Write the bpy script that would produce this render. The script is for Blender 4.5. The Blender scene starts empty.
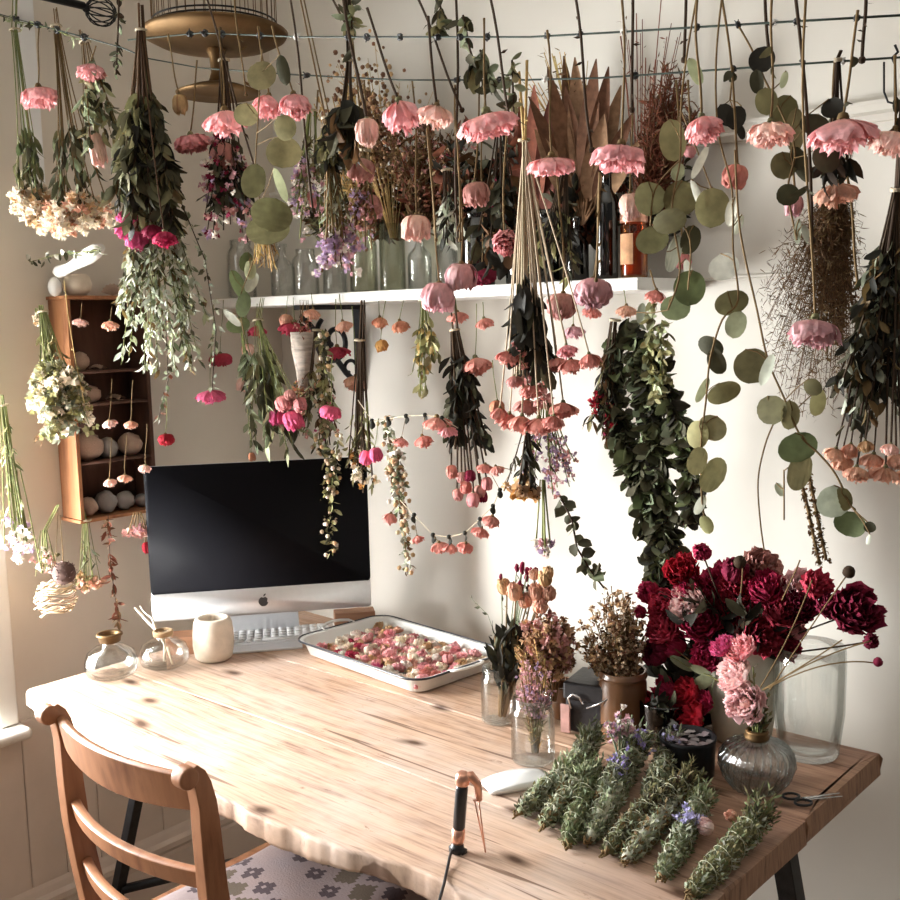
import bpy, math, random
import numpy as np
from mathutils import Vector, Matrix
random.seed(7)
RN = random.Random(11)
C = bpy.context.scene.collection
SC = bpy.context.scene
PI = math.pi
F = 1038.0
CAMP = Vector((0, 0, 1.5))

# ---------------------------------------------------------------- camera
def vps():
    d1 = Vector((1360-450, -(300-450), -F)).normalized()
    d2 = Vector((-750-450, -(350-450), -F)).normalized()
    Y = d1; X = -d2; X = (X - Y*X.dot(Y)).normalized(); Z = X.cross(Y)
    return Matrix((X, Y, Z))
ROT = vps()
cam = bpy.data.cameras.new('camera'); cam.sensor_width = 36; cam.lens = F/900*36
cam.clip_start = 0.02
co = bpy.data.objects.new('camera', cam); C.objects.link(co)
co.matrix_world = Matrix.Translation(CAMP) @ ROT.to_4x4()
SC.camera = co
def ray(px, py): return ROT @ Vector((px-450, -(py-450), -F))
def PY(px, py, y): d = ray(px, py); return CAMP + d*(y/d.y)
def PX(px, py, x): d = ray(px, py); return CAMP + d*(x/d.x)
def PZ(px, py, z): d = ray(px, py); return CAMP + d*((z-CAMP.z)/d.z)
def DEP(p): return -(ROT.transposed() @ (p-CAMP)).z
def S(px, p): return px*DEP(p)/F

# ---------------------------------------------------------------- materials
MATS = {}
def nodes(name):
    m = bpy.data.materials.new(name); m.use_nodes = True
    nt = m.node_tree; nt.nodes.clear()
    out = nt.nodes.new('ShaderNodeOutputMaterial')
    return m, nt, out
def N(nt, t, **kw):
    n = nt.nodes.new(t)
    for k, v in kw.items():
        if k in n.inputs: n.inputs[k].default_value = v
        else: setattr(n, k, v)
    return n
def col4(c): return (c[0], c[1], c[2], 1)
def mat(name, base, rough=.6, metal=0, scale=20, amt=.12, bump=.1, bscale=60, spec=.5, dist=.002, second=None, sheen=0, coat=0, stretch=(1,1,1)):
    m, nt, out = nodes(name)
    L = nt.links.new
    tc = N(nt, 'ShaderNodeTexCoord'); mp = N(nt, 'ShaderNodeMapping'); mp.inputs['Scale'].default_value = stretch
    L(tc.outputs['Object'], mp.inputs[0])
    nz = N(nt, 'ShaderNodeTexNoise', Scale=scale, Detail=5.0, Roughness=.6); L(mp.outputs[0], nz.inputs['Vector'])
    cr = N(nt, 'ShaderNodeMix', data_type='RGBA')
    a = [x*(1-amt) for x in base]; b = second or [min(1, x*(1+amt)) for x in base]
    cr.inputs[6].default_value = col4(a); cr.inputs[7].default_value = col4(b)
    mr = N(nt, 'ShaderNodeMapRange'); mr.inputs[1].default_value = .3; mr.inputs[2].default_value = .7
    L(nz.outputs[0], mr.inputs[0]); L(mr.outputs[0], cr.inputs[0])
    bs = N(nt, 'ShaderNodeBsdfPrincipled'); L(cr.outputs[2], bs.inputs['Base Color'])
    bs.inputs['Roughness'].default_value = rough; bs.inputs['Metallic'].default_value = metal
    bs.inputs['Specular IOR Level'].default_value = spec
    if coat: bs.inputs['Coat Weight'].default_value = coat
    if bump:
        n2 = N(nt, 'ShaderNodeTexNoise', Scale=bscale, Detail=4.0); L(mp.outputs[0], n2.inputs['Vector'])
        bp = N(nt, 'ShaderNodeBump', Strength=bump, Distance=dist); L(n2.outputs[0], bp.inputs['Height']); L(bp.outputs[0], bs.inputs['Normal'])
    L(bs.outputs[0], out.inputs[0]); MATS[name] = m
    return m
def plantmat(name, rough=.75, trans=.25, amt=.18, scale=60, bump=0):
    """colour comes from the plant itself: per petal/leaf colour times the object's own colour, mottled"""
    m, nt, out = nodes(name); L = nt.links.new
    at = N(nt, 'ShaderNodeAttribute', attribute_name='Col'); oi = N(nt, 'ShaderNodeObjectInfo')
    mu = N(nt, 'ShaderNodeMix', data_type='RGBA', blend_type='MULTIPLY'); mu.inputs[0].default_value = 1
    L(at.outputs['Color'], mu.inputs[6]); L(oi.outputs['Color'], mu.inputs[7])
    tc = N(nt, 'ShaderNodeTexCoord'); nz = N(nt, 'ShaderNodeTexNoise', Scale=scale, Detail=3.0); L(tc.outputs['Object'], nz.inputs['Vector'])
    mr = N(nt, 'ShaderNodeMapRange'); mr.inputs[1].default_value = .3; mr.inputs[2].default_value = .7; mr.inputs[3].default_value = 1-amt; mr.inputs[4].default_value = 1+amt
    L(nz.outputs[0], mr.inputs[0])
    m2 = N(nt, 'ShaderNodeVectorMath', operation='SCALE'); L(mu.outputs[2], m2.inputs[0]); L(mr.outputs[0], m2.inputs['Scale'])
    bs = N(nt, 'ShaderNodeBsdfPrincipled', Roughness=rough); bs.inputs['Specular IOR Level'].default_value = .25
    L(m2.outputs[0], bs.inputs['Base Color'])
    if bump:
        nb = N(nt, 'ShaderNodeTexNoise', Scale=6.5, Detail=5.0); L(tc.outputs['Object'], nb.inputs['Vector'])
        bp = N(nt, 'ShaderNodeBump', Strength=bump, Distance=.12); L(nb.outputs[0], bp.inputs['Height']); L(bp.outputs[0], bs.inputs['Normal'])
    if trans:
        tr = N(nt, 'ShaderNodeBsdfTranslucent'); L(m2.outputs[0], tr.inputs[0])
        mx = N(nt, 'ShaderNodeMixShader'); mx.inputs[0].default_value = trans
        L(bs.outputs[0], mx.inputs[1]); L(tr.outputs[0], mx.inputs[2]); L(mx.outputs[0], out.inputs[0])
    else: L(bs.outputs[0], out.inputs[0])
    MATS[name] = m; return m
def glassmat(name, tint=(.93,.96,.94), edge=(.45,.5,.48), gloss=.06):
    m, nt, out = nodes(name); L = nt.links.new
    lw = N(nt, 'ShaderNodeLayerWeight', Blend=.2); lf_ = N(nt, 'ShaderNodeLayerWeight', Blend=.12)
    nz = N(nt, 'ShaderNodeTexNoise', Scale=30.0); tcg = N(nt, 'ShaderNodeTexCoord'); L(tcg.outputs['Object'], nz.inputs['Vector'])
    bp = N(nt, 'ShaderNodeBump', Strength=.25, Distance=.002); L(nz.outputs[0], bp.inputs['Height'])
    mx = N(nt, 'ShaderNodeMix', data_type='RGBA'); mx.inputs[6].default_value = col4(tint); mx.inputs[7].default_value = col4(edge)
    L(lf_.outputs['Facing'], mx.inputs[0])
    tr = N(nt, 'ShaderNodeBsdfTransparent'); L(mx.outputs[2], tr.inputs[0])
    gl = N(nt, 'ShaderNodeBsdfGlossy', Roughness=.06); L(bp.outputs[0], gl.inputs['Normal'])
    ad = N(nt, 'ShaderNodeMath', operation='MULTIPLY_ADD'); ad.inputs[1].default_value = .45; ad.inputs[2].default_value = gloss; L(lw.outputs['Fresnel'], ad.inputs[0])
    ms = N(nt, 'ShaderNodeMixShader'); L(ad.outputs[0], ms.inputs[0]); L(tr.outputs[0], ms.inputs[1]); L(gl.outputs[0], ms.inputs[2])
    L(ms.outputs[0], out.inputs[0]); MATS[name] = m; return m

def woodmat(name, light, dark, streak=(4.2, 78, 12), bleach_glare=None, knots=True, rough=.6, seed=0.0, coat=0):
    m, nt, out = nodes(name); L = nt.links.new
    tc = N(nt, 'ShaderNodeTexCoord')
    mp = N(nt, 'ShaderNodeMapping'); mp.inputs['Location'].default_value = (seed, seed*1.7, 0); mp.inputs['Scale'].default_value = streak
    L(tc.outputs['Object'], mp.inputs[0])
    # warp
    wn = N(nt, 'ShaderNodeTexNoise', Scale=3.0, Detail=2.0); L(tc.outputs['Object'], wn.inputs['Vector'])
    wv = N(nt, 'ShaderNodeVectorMath', operation='MULTIPLY_ADD'); wv.inputs[1].default_value = (.6, 2.6, .6)
    L(wn.outputs['Color'], wv.inputs[0]); L(mp.outputs[0], wv.inputs[2])
    g = N(nt, 'ShaderNodeTexNoise', Scale=1.0, Detail=8.0, Roughness=.68); L(wv.outputs[0], g.inputs['Vector'])
    g2 = N(nt, 'ShaderNodeTexNoise', Scale=3.2, Detail=4.0, Roughness=.5); L(mp.outputs[0], g2.inputs['Vector'])
    ad = N(nt, 'ShaderNodeMix', data_type='FLOAT'); ad.inputs[0].default_value = .35; L(g.outputs[0], ad.inputs[2]); L(g2.outputs[0], ad.inputs[3])
    cr = N(nt, 'ShaderNodeValToRGB'); e = cr.color_ramp.elements
    e[0].position = .36; e[0].color = col4(dark); e[1].position = .58; e[1].color = col4(light)
    mid = cr.color_ramp.elements.new(.47); mid.color = col4([(a*.65+b*.35) for a, b in zip(light, dark)])
    L(ad.outputs[0], cr.inputs[0]); last = cr.outputs[0]
    if bleach_glare:
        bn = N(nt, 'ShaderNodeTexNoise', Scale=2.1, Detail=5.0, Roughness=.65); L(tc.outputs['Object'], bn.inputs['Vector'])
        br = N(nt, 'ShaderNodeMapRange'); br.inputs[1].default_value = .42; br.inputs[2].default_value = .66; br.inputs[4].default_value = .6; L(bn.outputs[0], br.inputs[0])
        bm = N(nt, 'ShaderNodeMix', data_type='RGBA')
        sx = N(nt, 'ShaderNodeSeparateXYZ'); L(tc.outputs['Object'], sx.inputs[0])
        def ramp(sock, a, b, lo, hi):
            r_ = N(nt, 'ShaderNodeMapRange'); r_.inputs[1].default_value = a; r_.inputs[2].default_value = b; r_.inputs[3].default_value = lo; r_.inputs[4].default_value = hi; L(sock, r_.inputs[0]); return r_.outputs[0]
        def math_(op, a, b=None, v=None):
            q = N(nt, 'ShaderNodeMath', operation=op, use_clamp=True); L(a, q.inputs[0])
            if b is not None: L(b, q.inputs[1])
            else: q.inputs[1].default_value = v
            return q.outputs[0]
        fy = ramp(sx.outputs[1], 1.30, 1.62, .14, -.25); wear_glare = math_('ADD', br.outputs[0], fy)  # bleached patches plus painted window glare, paler toward the front edge
        L(wear_glare, bm.inputs[0]); L(last, bm.inputs[6]); bm.inputs[7].default_value = col4(bleach_glare); last = bm.outputs[2]
        fx = ramp(sx.outputs[0], -.98, -.68, -.35, .75); fy2 = ramp(sx.outputs[1], 1.0, 1.28, -.6, 0)  # shade painted into the wood, darker toward the right rear end
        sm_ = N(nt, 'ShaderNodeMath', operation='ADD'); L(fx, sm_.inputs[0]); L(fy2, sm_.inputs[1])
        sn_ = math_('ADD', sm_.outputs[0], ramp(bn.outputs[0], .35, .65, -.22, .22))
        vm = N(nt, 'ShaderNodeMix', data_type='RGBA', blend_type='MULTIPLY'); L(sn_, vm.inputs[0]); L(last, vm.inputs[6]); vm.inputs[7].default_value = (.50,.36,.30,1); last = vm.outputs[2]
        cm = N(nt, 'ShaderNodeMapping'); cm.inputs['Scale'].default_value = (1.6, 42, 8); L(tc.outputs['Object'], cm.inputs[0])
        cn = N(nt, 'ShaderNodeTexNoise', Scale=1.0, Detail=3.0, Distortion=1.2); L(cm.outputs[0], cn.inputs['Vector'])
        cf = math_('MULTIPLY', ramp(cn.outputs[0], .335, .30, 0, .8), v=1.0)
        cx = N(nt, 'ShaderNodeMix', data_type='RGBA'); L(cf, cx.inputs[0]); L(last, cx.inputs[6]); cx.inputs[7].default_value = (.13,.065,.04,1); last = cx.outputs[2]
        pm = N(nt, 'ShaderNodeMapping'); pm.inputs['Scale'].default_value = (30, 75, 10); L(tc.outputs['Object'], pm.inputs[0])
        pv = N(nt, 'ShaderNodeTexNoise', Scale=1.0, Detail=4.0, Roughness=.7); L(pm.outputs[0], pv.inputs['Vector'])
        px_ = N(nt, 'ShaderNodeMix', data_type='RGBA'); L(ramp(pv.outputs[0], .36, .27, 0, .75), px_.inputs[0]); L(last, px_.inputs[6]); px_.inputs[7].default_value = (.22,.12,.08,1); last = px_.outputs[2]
    if knots:
        kv = N(nt, 'ShaderNodeMapping'); kv.inputs['Scale'].default_value = (2.4, 5.0, 1); kv.inputs['Location'].default_value = (seed+.3, .2, 0); L(tc.outputs['Object'], kv.inputs[0])
        wk = N(nt, 'ShaderNodeVectorMath', operation='MULTIPLY_ADD'); wk.inputs[1].default_value = (.5, .5, 0); L(wn.outputs['Color'], wk.inputs[0]); L(kv.outputs[0], wk.inputs[2])
        vo = N(nt, 'ShaderNodeTexVoronoi', Scale=1.0); vo.voronoi_dimensions = '2D'; L(wk.outputs[0], vo.inputs['Vector'])
        kr = N(nt, 'ShaderNodeMapRange'); kr.inputs[1].default_value = .085; kr.inputs[2].default_value = .02; L(vo.outputs['Distance'], kr.inputs[0])
        km = N(nt, 'ShaderNodeMix', data_type='RGBA'); L(kr.outputs[0], km.inputs[0]); L(last, km.inputs[6]); km.inputs[7].default_value = col4([x*.45 for x in dark]); last = km.outputs[2]
    bs = N(nt, 'ShaderNodeBsdfPrincipled', Roughness=rough); L(last, bs.inputs['Base Color'])
    bs.inputs['Coat Weight'].default_value = coat
    bs.inputs['Specular IOR Level'].default_value = .35
    bp = N(nt, 'ShaderNodeBump', Strength=.35, Distance=.003); L(ad.outputs[0], bp.inputs['Height']); L(bp.outputs[0], bs.inputs['Normal'])
    L(bs.outputs[0], out.inputs[0]); MATS[name] = m; return m

plantmat('petal', .8, .22, .12, 90); plantmat('rose_petal', .85, .25, .12, 5, .16); plantmat('leaf', .7, .2, .2, 70); plantmat('stem', .8, 0, .2, 120); plantmat('woody', .85, 0, .25, 80)
glassmat('glass', (.98,.985,.98), (.66,.70,.68), .085); glassmat('green_glass', (.93,.94,.88), (.58,.60,.50)); glassmat('ribbed_glass', (.95,.97,.97), (.42,.47,.48), .09); glassmat('amber_glass', (.92,.60,.32), (.5,.18,.05), .06)
glassmat('dark_glass', (.14,.11,.07), (.05,.04,.03), .1); glassmat('window_glass', (.97,.98,.98), (.8,.85,.85), .03)
mat('wall_paint', (.69,.63,.55), .85, scale=2.5, amt=.045, bump=.08, bscale=40)
mat('back_paint', (.70,.665,.605), .85, scale=2.5, amt=.035, bump=.08, bscale=40)
mat('panel_paint', (.66,.575,.50), .6, scale=5, amt=.07, bump=.12, bscale=14)
mat('trim_paint', (.78,.75,.69), .5, scale=8, amt=.05, bump=.05)
mat('floor_boards', (.28,.19,.12), .5, scale=6, amt=.3, bump=.1, stretch=(1,12,1))
mat('ceiling_paint', (.8,.78,.73), .9, scale=3, amt=.03, bump=0)
mat('shelf_paint', (.80,.79,.76), .45, scale=18, amt=.05, bump=.1)
mat('black_iron', (.018,.018,.02), .45, .6, scale=40, amt=.4, bump=.2)
mat('black_plastic', (.015,.015,.017), .35, scale=40, amt=.2, bump=.05)
mat('screen_glass', (.007,.007,.009), .45, scale=4, amt=.1, bump=0, spec=.04)
mat('aluminium', (.72,.73,.75), .38, .55, scale=90, amt=.03, bump=.02)
mat('key_plastic', (.80,.80,.80), .4, scale=40, amt=.03, bump=0)
mat('white_gloss', (.82,.82,.82), .15, scale=10, amt=.02, bump=0, coat=.5)
mat('enamel', (.80,.80,.77), .22, scale=9, amt=.04, bump=.05, coat=.4)
mat('enamel_rim', (.02,.022,.03), .3, scale=60, amt=.3, bump=.05)
mat('stoneware', (.72,.63,.52), .8, scale=26, amt=.12, bump=.35, bscale=45)
mat('beige_ceramic', (.52,.50,.40), .6, scale=14, amt=.1, bump=.2)
mat('brass', (.17,.10,.045), .55, .9, scale=9, amt=.35, bump=.25, bscale=25)
mat('copper', (.80,.42,.30), .28, .75, scale=20, amt=.08, bump=.05)
mat('steel', (.62,.62,.62), .25, .9, scale=20, amt=.08, bump=.05)
mat('black_leather', (.014,.012,.014), .5, scale=60, amt=.3, bump=.4, bscale=120)
mat('pink_leather', (.45,.25,.22), .5, scale=60, amt=.2, bump=.2)
mat('amber_pot', (.125,.055,.022), .3, scale=8, amt=.25, bump=.1, coat=.4)
mat('shell', (.50,.35,.27), .6, scale=40, amt=.25, bump=.4, bscale=70)
mat('grey_stone', (.33,.30,.28), .7, scale=40, amt=.35, bump=.5, bscale=60)
mat('white_cloth', (.80,.79,.76), .9, scale=30, amt=.06, bump=.4)
mat('cork', (.36,.24,.13), .9, scale=70, amt=.3, bump=.5)
mat('wire_green', (.025,.04,.03), .5, .3, scale=60, amt=.4, bump=0)
mat('twine', (.50,.42,.30), .95, scale=200, amt=.3, bump=.5, bscale=400)
mat('paper', (.72,.66,.58), .9, scale=40, amt=.15, bump=.3)
mat('birch', (.50,.42,.36), .9, scale=30, amt=.35, bump=.5, stretch=(1,1,5))
mat('pink_ribbon', (.62,.16,.24), .7, scale=60, amt=.2, bump=.1)
woodmat('desk_wood', (.58,.38,.26), (.20,.095,.052), bleach_glare=(.70,.60,.545))
woodmat('desk_edge', (.34,.19,.115), (.13,.065,.04), knots=False)
woodmat('chair_wood', (.34,.155,.078), (.16,.062,.03), streak=(14,14,2.4), knots=False, rough=.42, coat=.15)
woodmat('box_wood', (.44,.20,.09), (.22,.085,.04), streak=(20,20,2.5), knots=False, rough=.6)
woodmat('box_wood_shaded', (.12,.055,.035), (.05,.022,.015), streak=(20,20,2.5), knots=False, rough=.7)  # darker copy of the box wood, shade in the box put into the colour
woodmat('block_wood', (.42,.22,.13), (.22,.10,.06), streak=(3,30,30), knots=False)

# ---------------------------------------------------------------- mesh builder
class MB:
    def __init__(s): s.v = []; s.f = []; s.c = []; s.n = 0
    def add(s, vs, fs, col=(1,1,1)):
        b = s.n; vs = np.asarray(vs, dtype=float).reshape(-1, 3); s.v.append(vs); s.n += len(vs)
        s.f.extend([tuple(i+b for i in f) for f in fs])
        cc = np.asarray(col, dtype=float)
        if cc.ndim == 1: cc = np.tile(cc, (len(vs), 1))
        s.c.append(cc)
    def box(s, a, b, col=(1,1,1), M=None):
        x0,y0,z0 = a; x1,y1,z1 = b
        v = [Vector(p) for p in ((x0,y0,z0),(x1,y0,z0),(x1,y1,z0),(x0,y1,z0),(x0,y0,z1),(x1,y0,z1),(x1,y1,z1),(x0,y1,z1))]
        if M is not None: v = [M @ p for p in v]
        s.add([tuple(p) for p in v], [(3,2,1,0),(4,5,6,7),(0,1,5,4),(1,2,6,5),(2,3,7,6),(3,0,4,7)], col)
    def tube(s, pts, r, n=5, col=(1,1,1), cap=True, closed=False):
        pts = [Vector(p) for p in pts]; K = len(pts)
        rs = r if isinstance(r, (list, tuple)) else [r]*K
        vs = []; up = Vector((.31,.17,.93)); prev = None
        for i, p in enumerate(pts):
            if closed: t = (pts[(i+1) % K]-pts[i-1])
            else: t = pts[min(i+1, K-1)]-pts[max(i-1, 0)]
            t = t.normalized() if t.length > 1e-9 else Vector((0,0,1))
            if prev is None: u = t.cross(up); u = u if u.length > 1e-3 else t.cross(Vector((1,0,0)))
            else: u = prev - t*prev.dot(t)
            u.normalize(); w = t.cross(u); prev = u
            for k in range(n):
                a = 2*PI*k/n; vs.append(tuple(p+(u*math.cos(a)+w*math.sin(a))*rs[i]))
        fs = []
        for i in range(K if closed else K-1):
            j = (i+1) % K
            for k in range(n):
                k2 = (k+1) % n; fs.append((i*n+k, i*n+k2, j*n+k2, j*n+k))
        if cap and not closed: fs.append(tuple(range(n-1, -1, -1))); fs.append(tuple((K-1)*n+k for k in range(n)))
        s.add(vs, fs, col)
    def lathe(s, prof, n=28, c=(0,0,0), col=(1,1,1), wob=0, M=None, flute=0, nf=0, close=True):
        vs = []; fs = []; K = len(prof)
        for i, (r, z) in enumerate(prof):
            for k in range(n):
                a = 2*PI*k/n; rr = r*(1+flute*math.cos(nf*a)) if flute else r
                rr *= 1+wob*math.sin(3*a+i)
                p = Vector((rr*math.cos(a), rr*math.sin(a), z))
                if M is not None: p = M @ p
                vs.append((p.x+c[0], p.y+c[1], p.z+c[2]))
        for i in range(K-1):
            for k in range(n):
                k2 = (k+1) % n; fs.append((i*n+k, i*n+k2, (i+1)*n+k2, (i+1)*n+k))
        if close:
            if prof[0][0] > 1e-5: fs.append(tuple(range(n-1, -1, -1)))
            if prof[-1][0] > 1e-5: fs.append(tuple((K-1)*n+k for k in range(n)))
        s.add(vs, fs, col)
    def ball(s, c, r, col=(1,1,1), n=6, m=4, sq=(1,1,1), jit=0):
        vs = []; fs = []
        for i in range(m+1):
            t = PI*i/m
            for k in range(n):
                a = 2*PI*(k+.5*(i % 2))/n; j = 1+RN.uniform(-jit, jit)
                vs.append((c[0]+r*sq[0]*math.sin(t)*math.cos(a)*j, c[1]+r*sq[1]*math.sin(t)*math.sin(a)*j, c[2]+r*sq[2]*math.cos(t)*j))
        for i in range(m):
            for k in range(n):
                k2 = (k+1) % n; fs.append((i*n+k, (i+1)*n+k, (i+1)*n+k2, i*n+k2))
        s.add(vs, fs, col)
    def prism(s, poly, z0, z1, col=(1,1,1), M=None):
        n = len(poly); v = [Vector((x,y,z0)) for x, y in poly]+[Vector((x,y,z1)) for x, y in poly]
        if M is not None: v = [M @ p for p in v]
        fs = [tuple(range(n-1,-1,-1)), tuple(range(n, 2*n))]+[(i, (i+1) % n, n+(i+1) % n, n+i) for i in range(n)]
        s.add([tuple(p) for p in v], fs, col)
    def mesh(s, name, m, smooth=True):
        me = bpy.data.meshes.new(name)
        V = np.concatenate(s.v) if s.v else np.zeros((0,3))
        me.from_pydata(V.tolist(), [], s.f)
        a = me.color_attributes.new('Col', 'FLOAT_COLOR', 'POINT')
        cc = np.concatenate(s.c) if s.c else np.zeros((0,3))
        cc = np.concatenate([cc, np.ones((len(cc),1))], 1)
        a.data.foreach_set('color', cc.ravel())
        if smooth: me.polygons.foreach_set('use_smooth', [True]*len(me.polygons))
        me.materials.append(MATS[m] if isinstance(m, str) else m)
        me.update(); return me
def ob(name, mb, m, parent=None, smooth=True, bevel=0, color=None, org=None, seg=2):
    """links the builder's shapes as ONE mesh object; org moves the origin there"""
    me = mb if isinstance(mb, bpy.types.Mesh) else None
    if me is None:
        if org is not None:
            mb.v = [a-np.array(org) for a in mb.v]
        me = mb.mesh(name, m, smooth)
    o = bpy.data.objects.new(name, me); C.objects.link(o)
    if org is not None: o.location = org
    if parent is not None:
        o.parent = parent
        if org is not None or True:
            o.matrix_parent_inverse = Matrix.Identity(4)
            if org is None: o.location = -parent.location if parent.get('_w') else (0,0,0)
    if bevel:
        b = o.modifiers.new('bevel', 'BEVEL'); b.width = bevel; b.segments = seg; b.limit_method = 'ANGLE'; b.angle_limit = math.radians(40)
        if smooth:
            w = o.modifiers.new('wn', 'WEIGHTED_NORMAL'); w.keep_sharp = True
    if color: o.color = (*color, 1)
    return o
def thing(name, label, cat, loc=(0,0,0), rz=0, group=None):
    o = bpy.data.objects.new(name, None); C.objects.link(o); o.location = loc; o.rotation_euler = (0,0,rz)
    o.empty_display_size = .03
    return tag(o, label, cat, group)
def tag(o, label, cat, group=None, kind=None):
    o['label'] = label; o['category'] = cat
    if group: o['group'] = group
    if kind: o['kind'] = kind
    return o
def struct(name, mb, m, bevel=0, smooth=False, label=None):
    o = ob(name, mb, m, smooth=smooth, bevel=bevel); o['kind'] = 'structure'
    if label: o['label'] = label
    return o
def world(t):
    """marks a thing whose parts are given in world coordinates"""
    t['_w'] = 1; return t
def lerp(a, b, t): return a+(b-a)*t
def lerpc(a, b, t): return tuple(x+(y-x)*t for x, y in zip(a, b))
def box(a, b):
    m = MB(); m.box(a, b); return m
# ================================================================ the room
XL, YB = -2.3, 1.92
wy0, wy1, wz0, wz1 = .04, 1.045, .60, 1.92
m = MB()
m.box((XL-.14, -2.2, 0), (XL, wy0, 2.8)); m.box((XL-.14, wy1, 0), (XL, YB+.14, 2.8))
m.box((XL-.14, wy0, 0), (XL, wy1, wz0)); m.box((XL-.14, wy0, wz1), (XL, wy1, 2.8))
struct('wall_left', m, 'wall_paint', label='tan painted wall with the window')
struct('wall_back', box((XL, YB, 0), (1.6, YB+.14, 2.8)), 'back_paint', label='off-white painted wall behind the desk')
struct('floor', box((XL-.14, -2.2, -.05), (1.6, YB+.14, 0)), 'floor_boards')
struct('ceiling', box((XL-.14, -2.2, 2.8), (1.6, YB+.14, 2.88)), 'ceiling_paint')
# wainscot boards under the sill, left wall
m = MB()
y = .0
while y < YB-.01:
    m.box((XL, y+.0007, .16), (XL+.012, min(y+.0893, YB), .60 if y < 1.10 else .575)); y += .09
struct('trim_1', m, 'panel_paint', bevel=.003, label='painted tongue and groove boards below the sill')
# skirting
def skirt(name, a, b, nrm):
    m = MB(); a = Vector(a); b = Vector(b); n = Vector(nrm)
    prof = [(0,0),(.022,0),(.022,.12),(.018,.128),(.022,.135),(.030,.142),(.030,.156),(.020,.165),(.016,.18),(.012,.19),(0,.19)]
    vs = [tuple(p+n*x+Vector((0,0,z))) for p in (a, b) for x, z in prof]; k = len(prof)
    m.add(vs, [(i, i+1, k+i+1, k+i) for i in range(k-1)]+[tuple(range(k-1,-1,-1)), tuple(range(k, 2*k))])
    return struct(name, m, 'panel_paint')
skirt('baseboard_left', (XL, -2.1, 0), (XL, YB, 0), (1,0,0))
skirt('baseboard_back', (1.6, YB, 0), (XL, YB, 0), (0,-1,0))
# picture moulding and thin rail on the back wall
def rail(name, z, h, d, x0, m='back_paint'):
    b = MB(); prof = [(0,0),(d*.5,.0),(d,h*.3),(d*.7,h*.5),(d,h*.8),(d,h),(0,h)]
    vs = [(x, YB-p, z+q) for x in (x0, 1.6) for p, q in prof]; k = len(prof)
    b.add(vs, [(i, i+1, k+i+1, k+i) for i in range(k-1)]+[tuple(range(k)), tuple(range(2*k-1, k-1, -1))]); struct(name, b, m)
rail('trim_2', PY(800,122,YB).z-.02, .035, .022, XL)
rail('trim_3', PY(760,277,YB).z-.004, .009, .006, PY(668,277,YB).x)
# white strip on left wall beside the window top
a = PX(38,0,XL); b = PX(52,205,XL)
struct('trim_4', box((XL, 1.195, b.z), (XL+.018, 1.232, 2.8)), 'white_gloss', label='white painted vertical strip at the upper left')
# window
w = world(thing('window_1', 'white framed window at the left edge of the photo', 'window', (XL, (wy0+wy1)/2, wz0)))
del w['category']; w['kind'] = 'structure'
m = MB(); t = .03
for (y0, y1, z0, z1) in ((wy0-t, wy0+.03, wz0, wz1+t), (wy1-.015, wy1+t, wz0, wz1+t), (wy0, wy1, wz1-.03, wz1+t)):
    m.box((XL-.01, y0, z0), (XL+.018, y1, z1))
ob('window_frame', m, 'trim_paint', w, bevel=.004)
m = MB()
for (y0, y1, z0, z1) in ((wy0, wy1, wz0, wz0+.05), (wy0, wy1, 1.47, 1.51), (wy0, wy0+.04, wz0, wz1), (wy1-.04, wy1, wz0, wz1), (.56, .58, wz0, wz1), (wy0, wy1, wz1-.05, wz1)):
    m.box((XL-.11, y0, z0), (XL-.075, y1, z1))
ob('sash', m, 'trim_paint', w, bevel=.003)
ob('pane', box((XL-.095, wy0, wz0), (XL-.091, wy1, wz1)), 'window_glass', w)
m = MB(); m.box((XL-.14, wy0-.04, wz0-.03), (XL+.06, 1.088, wz0-.002))
ob('window_sill', m, 'trim_paint', w, bevel=.012, seg=4)

# ================================================================ shelf
SZ = 1.573; SY0 = 1.68
sh = world(thing('wall_shelf', 'long white painted wall shelf holding bottles and dried flowers', 'shelf', (-1.6, YB, SZ)))
ob('shelf_board', box((XL, SY0, SZ-.024), (-1.0, YB, SZ)), 'shelf_paint', sh, bevel=.003)
def bracket(x, px):
    b = world(thing('shelf_bracket', '', 'bracket', (x, YB, SZ-.024)))
    m = MB()
    m.box((x-.012, YB-.02, SZ-.25), (x+.012, YB, SZ-.024)); m.box((x-.012, SY0+.02, SZ-.036), (x+.012, YB, SZ-.024))
    ob('bracket_arm', m, 'black_iron', b, bevel=.002)
    m = MB(); pts = []
    for i in range(40):
        a = i/39*2.6*PI; r = .012+.055*(1-i/39)
        pts.append((x, YB-.10+r*math.cos(a+2.2), SZ-.115+r*math.sin(a+2.2)))
    m.tube(pts, .007, 6); m.tube([(x, YB-.015, SZ-.235), (x, YB-.06, SZ-.20), (x, YB-.14, SZ-.11), (x, SY0+.035, SZ-.05)], .008, 6)
    pts = [(x, YB-.05+.03*math.cos(a/10)*(1-a/60), SZ-.19+.03*math.sin(a/10)*(1-a/60)) for a in range(0, 50, 2)]
    m.tube(pts, .005, 5)
    ob('scroll', m, 'black_iron', b); return b
b1 = bracket(PY(362,340,YB).x, 362); tag(b1, 'black iron scroll bracket under the left part of the white shelf', 'bracket')

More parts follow.
